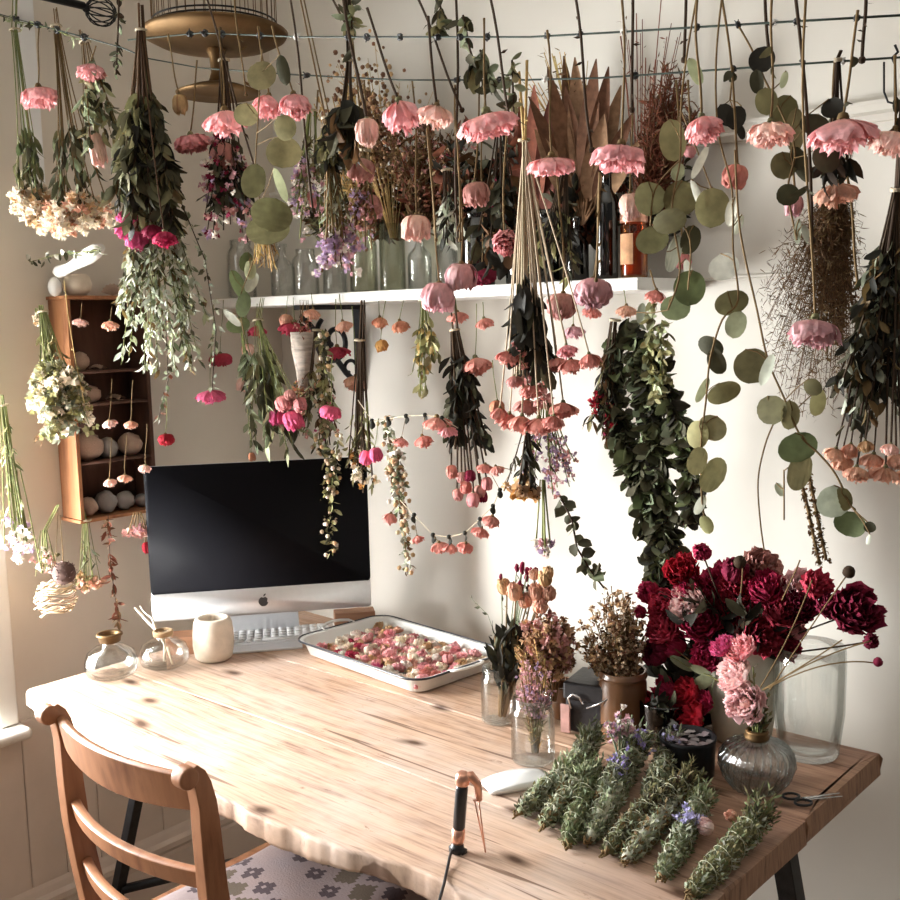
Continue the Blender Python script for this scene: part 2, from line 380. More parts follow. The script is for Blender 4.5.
# ================================================================ desk
DZ = .75; DX0, DX1 = -2.075, -.577; DY1 = 1.755
dk = world(thing('desk', 'rustic worn plank desk with black metal legs', 'desk', (-1.3, 1.4, 0)))
fr = [(-2.075,.995),(-1.9,.972),(-1.6,.957),(-1.35,.945),(-1.25,.94),(-1.1,.948),(-.92,.982),(-.75,.968),(-.66,.972),(-.577,.962)]
def frontY(x):
    for (a, ya), (b, yb) in zip(fr, fr[1:]):
        if a <= x <= b: return lerp(ya, yb, (x-a)/(b-a))+.002*math.sin(x*37)+.0015*math.sin(x*91)+.001*math.sin(x*230)
    return fr[-1][1]
def seamA(x): return 1.20+.006*math.sin(x*4+1)-.0025
def seamB(x): return 1.455+.006*math.sin(x*3)-.0025
def plank(f0, f1, g=.0014, zoff=0, rag=True):
    """a board as a closed grid with rounded worn long edges"""
    nx = 150; m = MB(); vs = []; rows = []; rnd = 1 if f0 is frontY else .18
    prof = [(0,-.035),(0,-.03),(0,-.006),(.004*rnd,-.001),(.010*rnd,0),(.3,0),(.7,0),(-.002,0),(-.0006,-.0008),(0,-.008),(0,-.03),(0,-.035)]
    for i in range(nx+1):
        x = lerp(DX0, DX1, i/nx); ya = f0(x)+g; yb = f1(x)-g; row = []
        for k, (u, z) in enumerate(prof):
            if k < 5: y = ya+u
            elif k < 7: y = lerp(ya, yb, u)
            else: y = yb+u
            xx = x
            if rag and i in (0, nx):
                xx += (.007*math.sin(y*40)+.005*math.sin(y*97+1)+.004*math.sin(z*200+y*60))*(1 if i else .6)
            if i in (0, nx) and -.003 < z: xx -= .002 if i else -.002
            zz = z if z > -.02 else z+.004*math.sin(x*23+k)
            row.append(len(vs)); vs.append((xx, y, DZ+zz+zoff))
        rows.append(row)
    K = len(prof); fs = []
    for i in range(nx):
        for k in range(K): k2 = (k+1) % K; fs.append((rows[i][k], rows[i+1][k], rows[i+1][k2], rows[i][k2]))
    fs.append(tuple(rows[0])); fs.append(tuple(reversed(rows[-1])))
    m.add(vs, fs); return m
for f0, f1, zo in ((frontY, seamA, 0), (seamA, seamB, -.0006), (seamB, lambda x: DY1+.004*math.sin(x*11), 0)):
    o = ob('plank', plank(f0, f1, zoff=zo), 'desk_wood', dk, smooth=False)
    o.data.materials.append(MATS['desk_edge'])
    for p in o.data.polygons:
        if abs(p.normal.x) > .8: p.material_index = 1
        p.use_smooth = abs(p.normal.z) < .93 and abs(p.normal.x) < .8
m = MB()
for x in (-1.80, -.78):
    m = MB(); m.box((x-.035, 1.02, DZ-.062), (x+.035, 1.70, DZ-.036)); ob('batten', m, 'desk_edge', dk, bevel=.003)
def leg(top, bot, w=.017):
    m = MB(); a = Vector(top); b = Vector(bot); d = (b-a).normalized(); u = d.cross(Vector((0,1,0))).normalized(); v = d.cross(u)
    vs = [tuple(p+u*sx*w+v*sy*w) for p in (a, b) for sx, sy in ((-1,-1),(1,-1),(1,1),(-1,1))]
    m.add(vs, [(0,1,2,3),(7,6,5,4),(0,4,5,1),(1,5,6,2),(2,6,7,3),(3,7,4,0)])
    return m
for (x, y, dx, dy) in ((-1.80,1.66,-.10,.08),(-1.80,1.08,-.10,-.06),(-.70,1.12,.09,-.06),(-.70,1.62,.10,.06)):
    if (x, y) == (-1.80, 1.08):
        T = PY(146,750,1.2); B = PY(138,790,1.2); d_ = (B-T); T = T+d_*((DZ-.040-T.z)/d_.z); B = T+d_*((0-T.z)/d_.z)
        ob('leg', leg(T, B, .012), 'black_iron', dk, bevel=.002); continue
    ob('leg', leg((x, y, DZ-.062), (x+dx, y+dy, 0)), 'black_iron', dk, bevel=.002)
m = MB(); m.box((-1.86,1.235,.16), (-1.83,1.69,.185)); m.box((-.70,1.16,.16),(-.67,1.6,.185))
m = leg((-2.10,1.2,.2),(-1.872,1.72,.2),.008)
ob('stretcher', m, 'black_iron', dk)

# ================================================================ chair
ch = world(thing('wooden_chair', 'brown wooden ladder-back chair with scrolled posts pushed under the desk', 'chair', (-1.43, 1.05, 0)))
def post(x, side):
    m = MB(); w = .0125
    # side profile in y,z : scroll at top curling back, sabre curve down
    cl = [(.800,.866),(.792,.885),(.806,.898),(.801,.8795),(.812,.877),(.820,.866),(.826,.850),(.832,.82),(.834,.79),(.836,.745),(.840,.68),(.850,.60),(.866,.50),(.870,.42),(.855,.30),(.835,.15),(.81,0)]
    hw = [.018,.019,.019,.006,.0095,.0125,.014,.0155,.017,.018,.019,.020,.021,.021,.019,.017,.015]
    vs = []
    pts = [Vector((0,a,b)) for a, b in cl]
    for i, p in enumerate(pts):
        t = (pts[min(i+1,len(pts)-1)]-pts[max(i-1,0)]).normalized(); n = Vector((0,-t.z,t.y))
        if i < 3: continue
        for s_, q in ((-1,-1),(1,-1),(1,1),(-1,1)): vs.append((x+s_*w, (p+n*q*hw[i]).y, (p+n*q*hw[i]).z))
    K = len(vs)//4; fs = [(4*i+k, 4*i+4+k, 4*i+4+(k+1) % 4, 4*i+(k+1) % 4) for i in range(K-1) for k in range(4)]
    fs += [(0,1,2,3), (4*K-1,4*K-2,4*K-3,4*K-4)]; m.add(vs, fs)
    M = Matrix.Rotation(PI/2, 4, 'Y')
    m.lathe([(0,-.0135),(.014,-.0135),(.0165,-.011),(.0170,0),(.0165,.011),(.014,.0135),(0,.0135)], 24, (x,.804,.868), M=M)
    return m
xl, xr = -1.605, -1.215
for x in (xl, xr): ob('post', post(x, 0), 'chair_wood', ch, bevel=.004)
def slat(za, zb, yc, bow, th, sag=0, arch=0):
    m = MB(); vs = []; n = 16
    for i in range(n+1):
        u = i/n; x = lerp(xl+.012, xr-.012, u); b = bow*4*u*(1-u); y = yc-b
        z0 = za-sag*(4*u*(1-u)); z1 = zb+arch*4*u*(1-u)
        dy = (z1-z0)*.18
        for yy, zz in ((y+dy*.0-th, z0),(y+dy*.0+th, z0),(y-dy+th, z1-.003),(y-dy, z1),(y-dy-th, z1-.003)): vs.append((x, yy, zz))
    fs = [(5*i+k, 5*i+(k+1) % 5, 5*i+5+(k+1) % 5, 5*i+5+k) for i in range(n) for k in range(5)]
    fs += [(4,3,2,1,0), tuple(5*n+k for k in range(5))]; m.add(vs, fs); return m
ob('top_rail', slat(.806, .864, .832, .030, .008, sag=.010), 'chair_wood', ch, bevel=.002)
ob('slat', slat(.680, .712, .842, .034, .009), 'chair_wood', ch, bevel=.002)
ob('slat', slat(.570, .602, .855, .034, .009), 'chair_wood', ch, bevel=.002)
m = MB()
for a, b in (((xl-.02,.90,.395),(xr+.02,.925,.435)), ((xl-.03,1.30,.395),(xr+.03,1.325,.435)), ((xl-.03,.91,.395),(xl-.005,1.32,.435)), ((xr+.005,.91,.395),(xr+.03,1.32,.435))): m.box(a, b)
ob('seat_frame', m, 'chair_wood', ch, bevel=.004)
ob('seat', box((xl-.025,.905,.432),(xr+.025,1.325,.447)), 'chair_wood', ch, bevel=.004)
for x in (xl-.01, xr+.01):
    m = MB(); m.lathe([(.012,0),(.015,.1),(.019,.3),(.019,.4)], 14, (x,1.305,0)); ob('front_leg', m, 'chair_wood', ch)
    ob('side_stretcher', leg((x,.885,.22),(x,1.30,.22),.008), 'chair_wood', ch)
# kilim cushion
def kilim():
    m, nt, out = nodes('kilim'); L = nt.links.new
    tc = N(nt, 'ShaderNodeTexCoord'); mp = N(nt, 'ShaderNodeMapping'); mp.inputs['Scale'].default_value = (1,1,1)
    mp.inputs['Rotation'].default_value = (0,0,.35)
    L(tc.outputs['Object'], mp.inputs[0])
    sn = N(nt, 'ShaderNodeVectorMath', operation='SNAP'); sn.inputs[1].default_value = (.0085,.0085,1); L(mp.outputs[0], sn.inputs[0])
    sep = N(nt, 'ShaderNodeSeparateXYZ'); L(sn.outputs[0], sep.inputs[0])
    def cell(period, off):
        outs = []
        for ax in (0, 1):
            a = N(nt, 'ShaderNodeMath', operation='ADD'); a.inputs[1].default_value = off[ax]+9; L(sep.outputs[ax], a.inputs[0])
            b = N(nt, 'ShaderNodeMath', operation='PINGPONG'); b.inputs[1].default_value = period[ax]/2; L(a.outputs[0], b.inputs[0]); outs.append(b.outputs[0])
        return outs
    def manh(p, thr0, thr1):
        s = N(nt, 'ShaderNodeMath', operation='ADD'); L(p[0], s.inputs[0]); L(p[1], s.inputs[1])
        g = N(nt, 'ShaderNodeMath', operation='GREATER_THAN'); g.inputs[1].default_value = thr0; L(s.outputs[0], g.inputs[0])
        l = N(nt, 'ShaderNodeMath', operation='LESS_THAN'); l.inputs[1].default_value = thr1; L(s.outputs[0], l.inputs[0])
        q = N(nt, 'ShaderNodeMath', operation='MULTIPLY'); L(g.outputs[0], q.inputs[0]); L(l.outputs[0], q.inputs[1]); return q.outputs[0]
    f1 = manh(cell((.068,.10), (0,0)), .005, .024)
    f2 = manh(cell((.068,.20), (.034,.05)), -1, .032)
    nz = N(nt, 'ShaderNodeTexNoise', Scale=9.0, Detail=4.0); L(tc.outputs['Object'], nz.inputs['Vector'])
    fine = N(nt, 'ShaderNodeTexNoise', Scale=260.0, Detail=2.0); L(tc.outputs['Object'], fine.inputs['Vector'])
    base = N(nt, 'ShaderNodeMix', data_type='RGBA'); base.inputs[6].default_value = (.27,.185,.16,1); base.inputs[7].default_value = (.19,.165,.185,1); L(nz.outputs[0], base.inputs[0])
    c1 = N(nt, 'ShaderNodeMix', data_type='RGBA'); L(f1, c1.inputs[0]); L(base.outputs[2], c1.inputs[6]); c1.inputs[7].default_value = (.05,.03,.035,1)
    c2 = N(nt, 'ShaderNodeMix', data_type='RGBA'); L(f2, c2.inputs[0]); L(c1.outputs[2], c2.inputs[6]); c2.inputs[7].default_value = (.085,.06,.04,1)
    bs = N(nt, 'ShaderNodeBsdfPrincipled', Roughness=.95); L(c2.outputs[2], bs.inputs['Base Color'])
    bp = N(nt, 'ShaderNodeBump', Strength=.6, Distance=.002); L(fine.outputs[0], bp.inputs['Height']); L(bp.outputs[0], bs.inputs['Normal'])
    L(bs.outputs[0], out.inputs[0]); MATS['kilim'] = m
kilim()
m = MB(); n = 22; vs = []
for j in range(n+1):
    for i in range(n+1):
        u = i/n; v = j/n; e = min(u,1-u,v,1-v); h = .030*(1-math.exp(-e*14))+.003*math.sin(u*9+v*7)
        vs.append((lerp(xl+.0,xr+.0,u)-.0, lerp(.93,1.31,v), .449+h))
top = len(vs)
vs += [(a, b, .448) for a, b, c in vs]
fs = [(j*(n+1)+i, j*(n+1)+i+1, (j+1)*(n+1)+i+1, (j+1)*(n+1)+i) for j in range(n) for i in range(n)]
fs += [tuple(top+k for k in reversed(f)) for f in fs]
bd = [i for i in range(n+1)]+[j*(n+1)+n for j in range(1,n+1)]+[n*(n+1)+i for i in range(n-1,-1,-1)]+[j*(n+1) for j in range(n-1,0,-1)]
fs += [(bd[k], top+bd[k], top+bd[(k+1) % len(bd)], bd[(k+1) % len(bd)]) for k in range(len(bd))]
m.add(vs, fs); m.v = [a-np.array((-1.43,1.1,0)) for a in m.v]
o = ob('seat_cushion', m, 'kilim'); o.location = (-1.43,1.1,0); tag(o, 'faded pink woven kilim cushion on the chair seat', 'cushion')

# ================================================================ computer
A = PZ(153,622,.835); B = PZ(371,606,.835); dirx = (B-A); W = dirx.length; ang = math.atan2(dirx.y, dirx.x)
print('imac width', W, ang, A, B)
Wd = .502; mid = (A+B)/2
im = thing('desktop_computer', 'all-in-one desktop computer with a black screen and silver chin', 'computer', (mid.x, mid.y, DZ), ang)
H0 = .835-DZ; HH = .357
def rrect(w, h, r, x0=0, z0=0, n=6):
    pts = []
    for cx, cz, a0 in ((w/2-r, h-r, 0), (-w/2+r, h-r, PI/2), (-w/2+r, r, PI), (w/2-r, r, 1.5*PI)):
        for i in range(n+1): a = a0+PI/2*i/n; pts.append((x0+cx+r*math.cos(a), z0+cz+r*math.sin(a)))
    return pts
RX = Matrix.Rotation(PI/2, 4, 'X')
def yprism(poly, y0, y1, mb=None):   # polygon in xz, extruded from y0 to y1
    mb = mb or MB(); mb.prism(poly, -y1, -y0, M=RX); return mb
ob('housing', yprism(rrect(Wd, HH, .014, 0, H0), .004, .014), 'aluminium', im, bevel=.002)
m = MB(); m.prism(rrect(Wd*.86, HH*.82, .05, 0, H0+.03), -.045, -.013, M=RX); ob('back_cover', m, 'aluminium', im, bevel=.015, seg=4)
ob('screen', yprism(rrect(Wd, HH-.062, .010, 0, H0+.062), 0, .0042), 'screen_glass', im)
chin_ = ob('chin', yprism(rrect(Wd, .063, .009, 0, H0), -.0002, .0045), 'aluminium', im)
# bitten apple mark: one outline with a bite, plus a leaf
def apple(s):
    pts = []
    for i in range(60):
        a = PI/2+2*PI*i/60; r = 1-.20*math.exp(-((a-PI/2)/.28)**2)-.20*math.exp(-((a-PI/2-2*PI)/.28)**2)-.07*math.exp(-((a-1.5*PI)/.3)**2)
        x = math.cos(a)*r*(1.0-.12*(math.sin(a) < 0)*abs(math.sin(a))); z = math.sin(a)*r*1.02
        pts.append((x, z))
    bx, bz, br = 1.16, .12, .44; out = []
    for x, z in pts:
        dx, dz = x-bx, z-bz; d = math.hypot(dx, dz)
        if d < br: x, z = bx+dx/d*br, bz+dz/d*br
        out.append((x*s, z*s))
    return out
lz = H0+.0295
m = yprism([(x, z+lz) for x, z in apple(.0115)], -.0006, .0002)
lf = [(.000,.0125),(.0008,.0160),(.0035,.0185),(.0058,.0190),(.0056,.0160),(.0035,.0135)]
yprism([(x, z+lz) for x, z in lf], -.0006, .0002, m)
lg_ = ob('logo', m, 'black_plastic', chin_, smooth=False); lg_['label'] = 'black bitten apple emblem'
m = MB()
m.prism([(-.085,-.02),(.085,-.02),(.085,.15),(-.085,.15)], 0, .006)
m.add([(-.085,.13,.004),(.085,.13,.004),(.075,.045,.19),(-.075,.045,.19),(-.085,.138,.004),(.085,.138,.004),(.075,.052,.19),(-.075,.052,.19)],
      [(0,1,2,3),(7,6,5,4),(0,4,5,1),(1,5,6,2),(2,6,7,3),(3,7,4,0)])
ob('stand', m, 'aluminium', im, bevel=.002)
# keyboard
K0 = PZ(236,648,DZ); K1 = PZ(318,645,DZ); kd = (K1-K0); ka = math.atan2(kd.y, kd.x)
kb = thing('keyboard', 'slim white keyboard lying below the computer', 'keyboard', (K0.x, K0.y, DZ), ang)
KW = .28
kc_ = ob('case', box((-.02,0,.001),(KW,.115,.010)), 'aluminium', kb, bevel=.003)
for r in range(5):
    cols = [(.019*i, .019*i+.016) for i in range(15)] if r else [(0,.03),(.034,.05),(.054,.07),(.074,.16),(.164,.18),(.184,.2),(.204,.23),(.234,.281)]
    for a, b in cols:
        m = MB(); m.box((-.012+a, .008+r*.021, .010), (min(-.012+b,KW-.004), .008+r*.021+.0175, .0125)); ob('key', m, 'key_plastic', kc_)
# mouse
p = PZ(513,797,DZ)
mo = MB(); n = 14; vs = []
for i in range(n+1):
    for k in range(11):
        u = -1+2*i/n; v = -1+2*k/10; w_ = .030*(1-abs(u)**3.2*.25); e = max(abs(u)**4, abs(v)**6)
        vs.append((u*.057, v*w_, .004+.013*(1-u*u*.75)*(1-v*v*.35)))
tp = len(vs); vs += [(a*.96, b*.94, .002) for a, b, c in vs]
fs = [(i*11+k, (i+1)*11+k, (i+1)*11+k+1, i*11+k+1) for i in range(n) for k in range(10)]
bd = [k for k in range(11)]+[i*11+10 for i in range(1,n+1)]+[n*11+k for k in range(9,-1,-1)]+[i*11 for i in range(n-1,0,-1)]
fs2 = fs+[tuple(tp+k for k in reversed(f)) for f in fs]+[(bd[k], bd[(k+1) % len(bd)], tp+bd[(k+1) % len(bd)], tp+bd[k]) for k in range(len(bd))]
mo.add(vs, fs2)
o = ob('computer_mouse', mo, 'white_gloss'); q = PZ(517,784,DZ); o.location = (q.x, q.y, DZ-.001); o.rotation_euler = (0,0,math.radians(62)); tag(o, 'glossy white computer mouse in front of the clear jar', 'mouse')

# ================================================================ left bottles, cup
def bottle_round(px, py, wpx, hz, neck, label, mname='glass'):
    c = PZ(px, py, DZ); r = S(wpx/2, c)
    t = thing('glass_bottle', label, 'bottle', (c.x-.62*r, c.y+r*.55, DZ))
    pr = [(0,.001),(r*.72,.001),(r*.9,.006),(r*.98,hz*.2),(r*.99,hz*.45),(r*.88,hz*.68),(r*.6,hz*.84),(r*.36,hz*.9),(r*.30,hz*.93),(r*.30,hz),(r*.36,hz+.004),(r*.34,hz+.008),(r*.24,hz+.007),(r*.24,hz*.93),(r*.40,hz*.83),(r*.75,hz*.68),(r*.92,hz*.44),(r*.94,.024),(r*.7,.007),(0,.006)]
    m = MB(); m.lathe(pr, 36, close=False); ob('body', m, mname, t)
    return t, r
t, r = bottle_round(108,683,53,.078,1,'squat round clear bottle with a brass collar, leftmost on the desk')
m = MB(); m.lathe([(r*.34,.076),(r*.40,.078),(r*.42,.088),(r*.50,.092),(r*.48,.096),(r*.35,.096),(r*.31,.088),(r*.31,.076)], 24, close=False); ob('collar', m, 'brass', t)
t, r = bottle_round(162,672,50,.070,1,'squat clear bottle holding a bare twig, beside the stoneware cup')
m = MB(); m.lathe([(r*.34,.068),(r*.40,.070),(r*.40,.080),(r*.33,.082),(r*.31,.070)], 24, close=False); ob('collar', m, 'cork', t)
tw = MB(); base = t.location
def bp_(px, py, y=None): return PY(px, py, y if y else base.y)
tw.tube([base+Vector((.0,0,.01)), base+Vector((.004,0,.05)), bp_(158,632), bp_(148,622), bp_(139,612), bp_(135,608)], [.003,.003,.0035,.0032,.003,.002], 6, (.78,.68,.55))
tw.tube([bp_(156,630), bp_(152,618), bp_(144,612), bp_(140,606)], [.003,.0025,.002,.0015], 5, (.78,.68,.55))
tw.tube([base+Vector((.004,0,.03)), base+Vector((.014,0,.045)), base+Vector((.024,0,.02)), base+Vector((.03,.0,.008))], .0025, 5, (.75,.65,.5))
o = ob('twig', tw, 'woody', org=tuple(base)); tag(o, 'pale forked twig standing in the squat clear bottle', 'twig')
c = PZ(213,663,DZ); r = S(20.5, c)
t = thing('ceramic_cup', 'unglazed cream stoneware cup beneath the computer chin', 'cup', (c.x-.5*r, c.y+r*.45, DZ))
m = MB(); h = S(43, c)
m.lathe([(0,0),(r*.72,0),(r*.9,.006),(r,h*.35),(r*1.0,h*.6),(r*.93,h*.88),(r*.84,h*.98),(r*.76,h),(r*.62,h*.995),(r*.60,h*.95),(r*.70,h*.7),(r*.8,h*.4),(r*.6,.012),(0,.01)], 36, wob=.012); ob('body', m, 'stoneware', t)
c = PZ(184,655,DZ)
o = ob('wooden_block', box((-.04,0,0),(.045,.06,.042)), 'block_wood', bevel=.002); o.location = (c.x, c.y, DZ); o.rotation_euler = (0,0,ang); tag(o, 'reddish brown wooden block behind the stoneware cup', 'block')
c = PZ(352,640,DZ)
o = ob('wooden_box', box((-.05,0,0),(.05,.045,.045)), 'block_wood', bevel=.002); o.location = (c.x-.05, c.y+.06, DZ); o.rotation_euler = (0,0,ang); tag(o, 'small pinkish wooden box behind the left end of the tray', 'box')
# small hook shaped opener over the tray's left end
m = MB(); a = PZ(314,654-28,DZ+.055); 
ring = [PZ(314+4.5*math.cos(t_), 621+4.5*math.sin(t_), DZ+.05) for t_ in [k*PI/8 for k in range(16)]]
m.tube(ring, .0018, 6, closed=True); m.tube([PZ(316,625,DZ+.05), PZ(323,632,DZ+.046)], .0026, 6)
# ================================================================ enamel tray and handles
fl = PZ(310,643,DZ); fr_ = PZ(430,690,DZ)
T0 = Vector((-1.86,1.535,DZ)); tang = math.atan2(1.514-1.560, .46)
def tray():
    tr = thing('enamel_tray', 'white enamel tray with a black rim full of dried flower heads', 'tray', (-1.57, 1.605, DZ), math.radians(-5.5))
    L_, W_, Hh = .208, .128, .038
    def ring(l, w, r, z, n=8):
        pts = []
        for cx, cy, a0 in ((l-r,w-r,0),(-l+r,w-r,PI/2),(-l+r,-w+r,PI),(l-r,-w+r,1.5*PI)):
            for i in range(n+1): a = a0+PI/2*i/n; pts.append((cx+r*math.cos(a), cy+r*math.sin(a), z))
        return pts
    rings = [ring(L_-.02,W_-.02,.03,.001), ring(L_-.012,W_-.012,.032,.006), ring(L_-.002,W_-.002,.04,Hh-.004), ring(L_+.008,W_+.008,.045,Hh), ring(L_+.008,W_+.008,.045,Hh+.002), ring(L_-.004,W_-.004,.038,Hh-.001), ring(L_-.014,W_-.014,.03,.008), ring(L_-.022,W_-.022,.028,.004)]
    m = MB(); vs = [p for r_ in rings for p in r_]; k = len(rings[0])
    fs = [(i*k+j, i*k+(j+1) % k, (i+1)*k+(j+1) % k, (i+1)*k+j) for i in range(len(rings)-1) for j in range(k)]
    fs += [tuple(range(k-1,-1,-1)), tuple((len(rings)-1)*k+j for j in range(k))]
    m.add(vs, fs); pn_ = ob('pan', m, 'enamel', tr)
    m = MB(); m.tube(ring(L_+.008,W_+.008,.045,Hh+.001), .0026, 6, closed=True); r_ = ob('rim', m, 'enamel_rim', pn_); r_['label'] = 'black rim'
    for sx in (-1, 1):
        m = MB(); pts = [(sx*(L_+.004), -.045, Hh), (sx*(L_+.02), -.04, Hh+.004), (sx*(L_+.03), -.02, Hh+.006), (sx*(L_+.032), 0, Hh+.007), (sx*(L_+.03), .02, Hh+.006), (sx*(L_+.02), .04, Hh+.004), (sx*(L_+.004), .045, Hh)]
        m.tube(pts, .0035, 8); ob('handle', m, 'enamel', pn_)
    return tr
TR = tray()
# ================================================================ plant kit
def srgb(r, g, b):
    f = lambda c: (c/255/12.92) if c <= 10 else ((c/255+.055)/1.055)**2.4
    return (f(r), f(g), f(b))
def vary(c, a=.15, rn=RN):
    k = 1+rn.uniform(-a, a); return tuple(max(0, x*k*(1+rn.uniform(-a*.25, a*.25))) for x in c)
def rv(rn=RN):
    while 1:
        v = Vector((rn.uniform(-1,1), rn.uniform(-1,1), rn.uniform(-1,1)))
        if .05 < v.length < 1: return v.normalized()
PROF = {
 'lance': lambda t: max(0,math.sin(PI*min(1,t*.97+.03)))**.75*(1-.25*t),
 'oval': lambda t: max(0,math.sin(PI*min(1,t*.96+.02)))**.6,
 'round': lambda t: math.sqrt(max(0,1-(2*t-1)**2)),
 'bract': lambda t: max(0,math.sin(PI*min(1,t**.75*.96+.03)))**.85,
}
def leaf(mb, p, d, L, W, col, kind='lance', curl=.2, fold=.25, nseg=4, nrm=None, back=None, wave=0):
    d = d.normalized()
    nr = (nrm if nrm is not None else rv()); nr = nr-d*nr.dot(d)
    nr = nr.normalized() if nr.length > 1e-4 else d.orthogonal().normalized()
    s = d.cross(nr); vs = []; cc = []
    pf = PROF[kind]; n3 = nseg+1
    for i in range(n3):
        t = i/nseg; w = pf(t)*W*.5; b = p+d*(L*t*(1-.15*abs(curl)*t))-nr*(curl*L*t*t)
        z = fold*w; wv = wave*W*math.sin(i*2.4+p.x*90)
        vs += [b-s*w+nr*(z+wv), b, b+s*w+nr*(z-wv)]
        cc += [col]*3 if back is None else [back, col, col]
    fs = []
    for i in range(nseg): a = i*3; fs += [(a,a+1,a+4,a+3),(a+1,a+2,a+5,a+4)]
    mb.add([tuple(v) for v in vs], fs, np.array(cc))
def tinyleaf(mb, p, d, L, W, col, rn=RN):
    d = d.normalized(); s = d.cross(rv(rn)).normalized(); n_ = d.cross(s)
    c = p+d*L*.45
    mb.add([tuple(p), tuple(c-s*W*.5+n_*W*.15), tuple(p+d*L-n_*L*.12), tuple(c+s*W*.5+n_*W*.15), tuple(c)], [(0,1,4),(1,2,4),(2,3,4),(3,0,4)], col)

def rose_mesh(seed, kind):
    """flower head of nested, crumpled petals; base at z 0, mouth at z 1, radius about 1"""
    rn = random.Random(seed); m = MB()
    P = dict(skirt=(38, .95, .10), globe=(26, .35, .07), bud=(10, .08, .03), pom=(44, .8, .08), open=(38, .7, .07))[kind]
    N_, op, ruf = P; nu, nv = 9, 6
    for k in range(N_):
        s = ((k+.6)/N_)**.62; a0 = k*2.39996+rn.uniform(-.35,.35)
        span = (2.3 if kind == 'bud' else 2.0-.85*s if kind == 'pom' else 1.6-.75*s)*rn.uniform(.75,1.15)
        hh = rn.uniform(.80,1.05); f1, f2, f3 = rn.uniform(5,9), rn.uniform(0,6), rn.uniform(.5,1.1)
        lean = rn.uniform(-.10,.10); warm = rn.random(); vs = []; cc = []
        g = rn.choice(((1,1,1),(1.06,1.10,1.10),(.95,.86,.87),(1.0,.93,.92),(1.04,1.06,1.02)))
        for j in range(nv+1):
            v = j/nv
            if kind in ('bud','globe'):
                rho = (.12+.86*s)*math.sin(PI*(.05+(.80-.10*op*s)*v))**.62; z = hh*(1-math.cos(PI*v*.97))/2*(1-.10*s)
            elif kind == 'skirt':
                rho = (.10+.84*s)*min(1,v*1.9)**.75*(1+.12*v*s)+lean*v; z = (.10+.90*v**1.35)*hh*(1-.16*s) if s > .35 else hh*v*.92
            else:
                rho = (.06+.88*s)*math.sin(PI/2*min(1,v*1.12))**.85*(1+.1*s*v)+lean*v; z = hh*(.14*v+(1-.52*s*op)*.86*v**1.15)
            for i in range(nu+1):
                u = -1+2*i/nu; edge = 1-abs(u)**3.2*(.12+.20*v)+.035*math.sin(u*f1*2.7+k*5)*v
                zz = z*(edge if v > .3 else 1); w_ = ruf*f3*(math.sin(u*f1+f2+k)+.6*math.sin(u*f1*2.3+k*3))*v*v
                a = a0+u*span*.5*(1 if v > .15 else .6+v*2.6)
                nz = .055*math.sin(zz*15+a*4+k)*v+.03*math.sin(zz*7-a*11)*v
                rr = rho+w_+nz+(.05*(abs(u)**2)*v if kind != 'bud' else 0)
                vs.append((rr*math.cos(a), rr*math.sin(a), zz+w_*.6+nz*.5))
                b = lerpc((.98,.93,.80), (1,1,1), min(1, v*1.35))
                if v > .8: b = lerpc(b, (.96,.84,.74), .6*warm*(v-.8)/.2)
                cc.append(tuple(x*q for x, q in zip(b, g)))
        fs = [(j*(nu+1)+i, j*(nu+1)+i+1, (j+1)*(nu+1)+i+1, (j+1)*(nu+1)+i) for j in range(nv) for i in range(nu)]
        m.add(vs, fs, np.array(cc))
    if kind in ('skirt','pom','open'):
        m.ball((0,0,.42), .30, (.8,.66,.55), 8, 5, sq=(1,1,1.0))
    return m.mesh('flower_head', 'rose_petal')
RM = {k: [rose_mesh(100+i*7+len(k), k) for i in range(n)] for k, n in dict(skirt=3, globe=3, bud=2, pom=2, open=2).items()}
def align(d, spin=0):
    q = Vector((0,0,1)).rotation_difference(d.normalized()); return (q.to_matrix() @ Matrix.Rotation(spin, 3, 'Z')).to_euler()
def head(parent, p, d, w, h, kind, col, name='flower_head', rn=RN):
    """p = base of the head in world space, d = way it faces"""
    o = bpy.data.objects.new(name, rn.choice(RM[kind])); C.objects.link(o)
    o.parent = parent; o.location = p-parent.location if parent is not None else p
    o.scale = (w/2, w/2, h); o.rotation_euler = align(d, rn.uniform(0,6)); o.color = (*col, 1)
    return o
def sepals(m, p, d, r, col, n=5):
    for k in range(n):
        a = 2*PI*k/n; o1 = d.orthogonal().normalized(); o2 = d.cross(o1)
        q = (o1*math.cos(a)+o2*math.sin(a)); leaf(m, p-d*r*.1, (q*1.0+d*.55), r*.9, r*.42, vary(col), 'lance', .3, .2, 3, nrm=-d+q)
    m.ball(tuple(p), r*.32, col, 6, 4)
PK = dict(pink=srgb(244,184,188), pale=srgb(244,208,198), rosy=srgb(218,154,158), dusty=srgb(200,148,142), mauve=srgb(212,168,176), coral=srgb(216,148,138), peach=srgb(226,178,156),
          orange=srgb(208,146,118), crimson=srgb(184,66,88), red=srgb(172,40,56), magenta=srgb(196,84,130), maroon=srgb(130,36,64), deep=srgb(168,46,82), wheat=srgb(198,174,146), cream=srgb(240,227,208), lightpink=srgb(250,222,222),
          white=srgb(240,232,222), tan=srgb(186,152,120), brown=srgb(132,96,74), lilac=srgb(182,158,186), ochre=srgb(200,150,90), hotpink=srgb(226,110,150), beige=srgb(205,170,130))
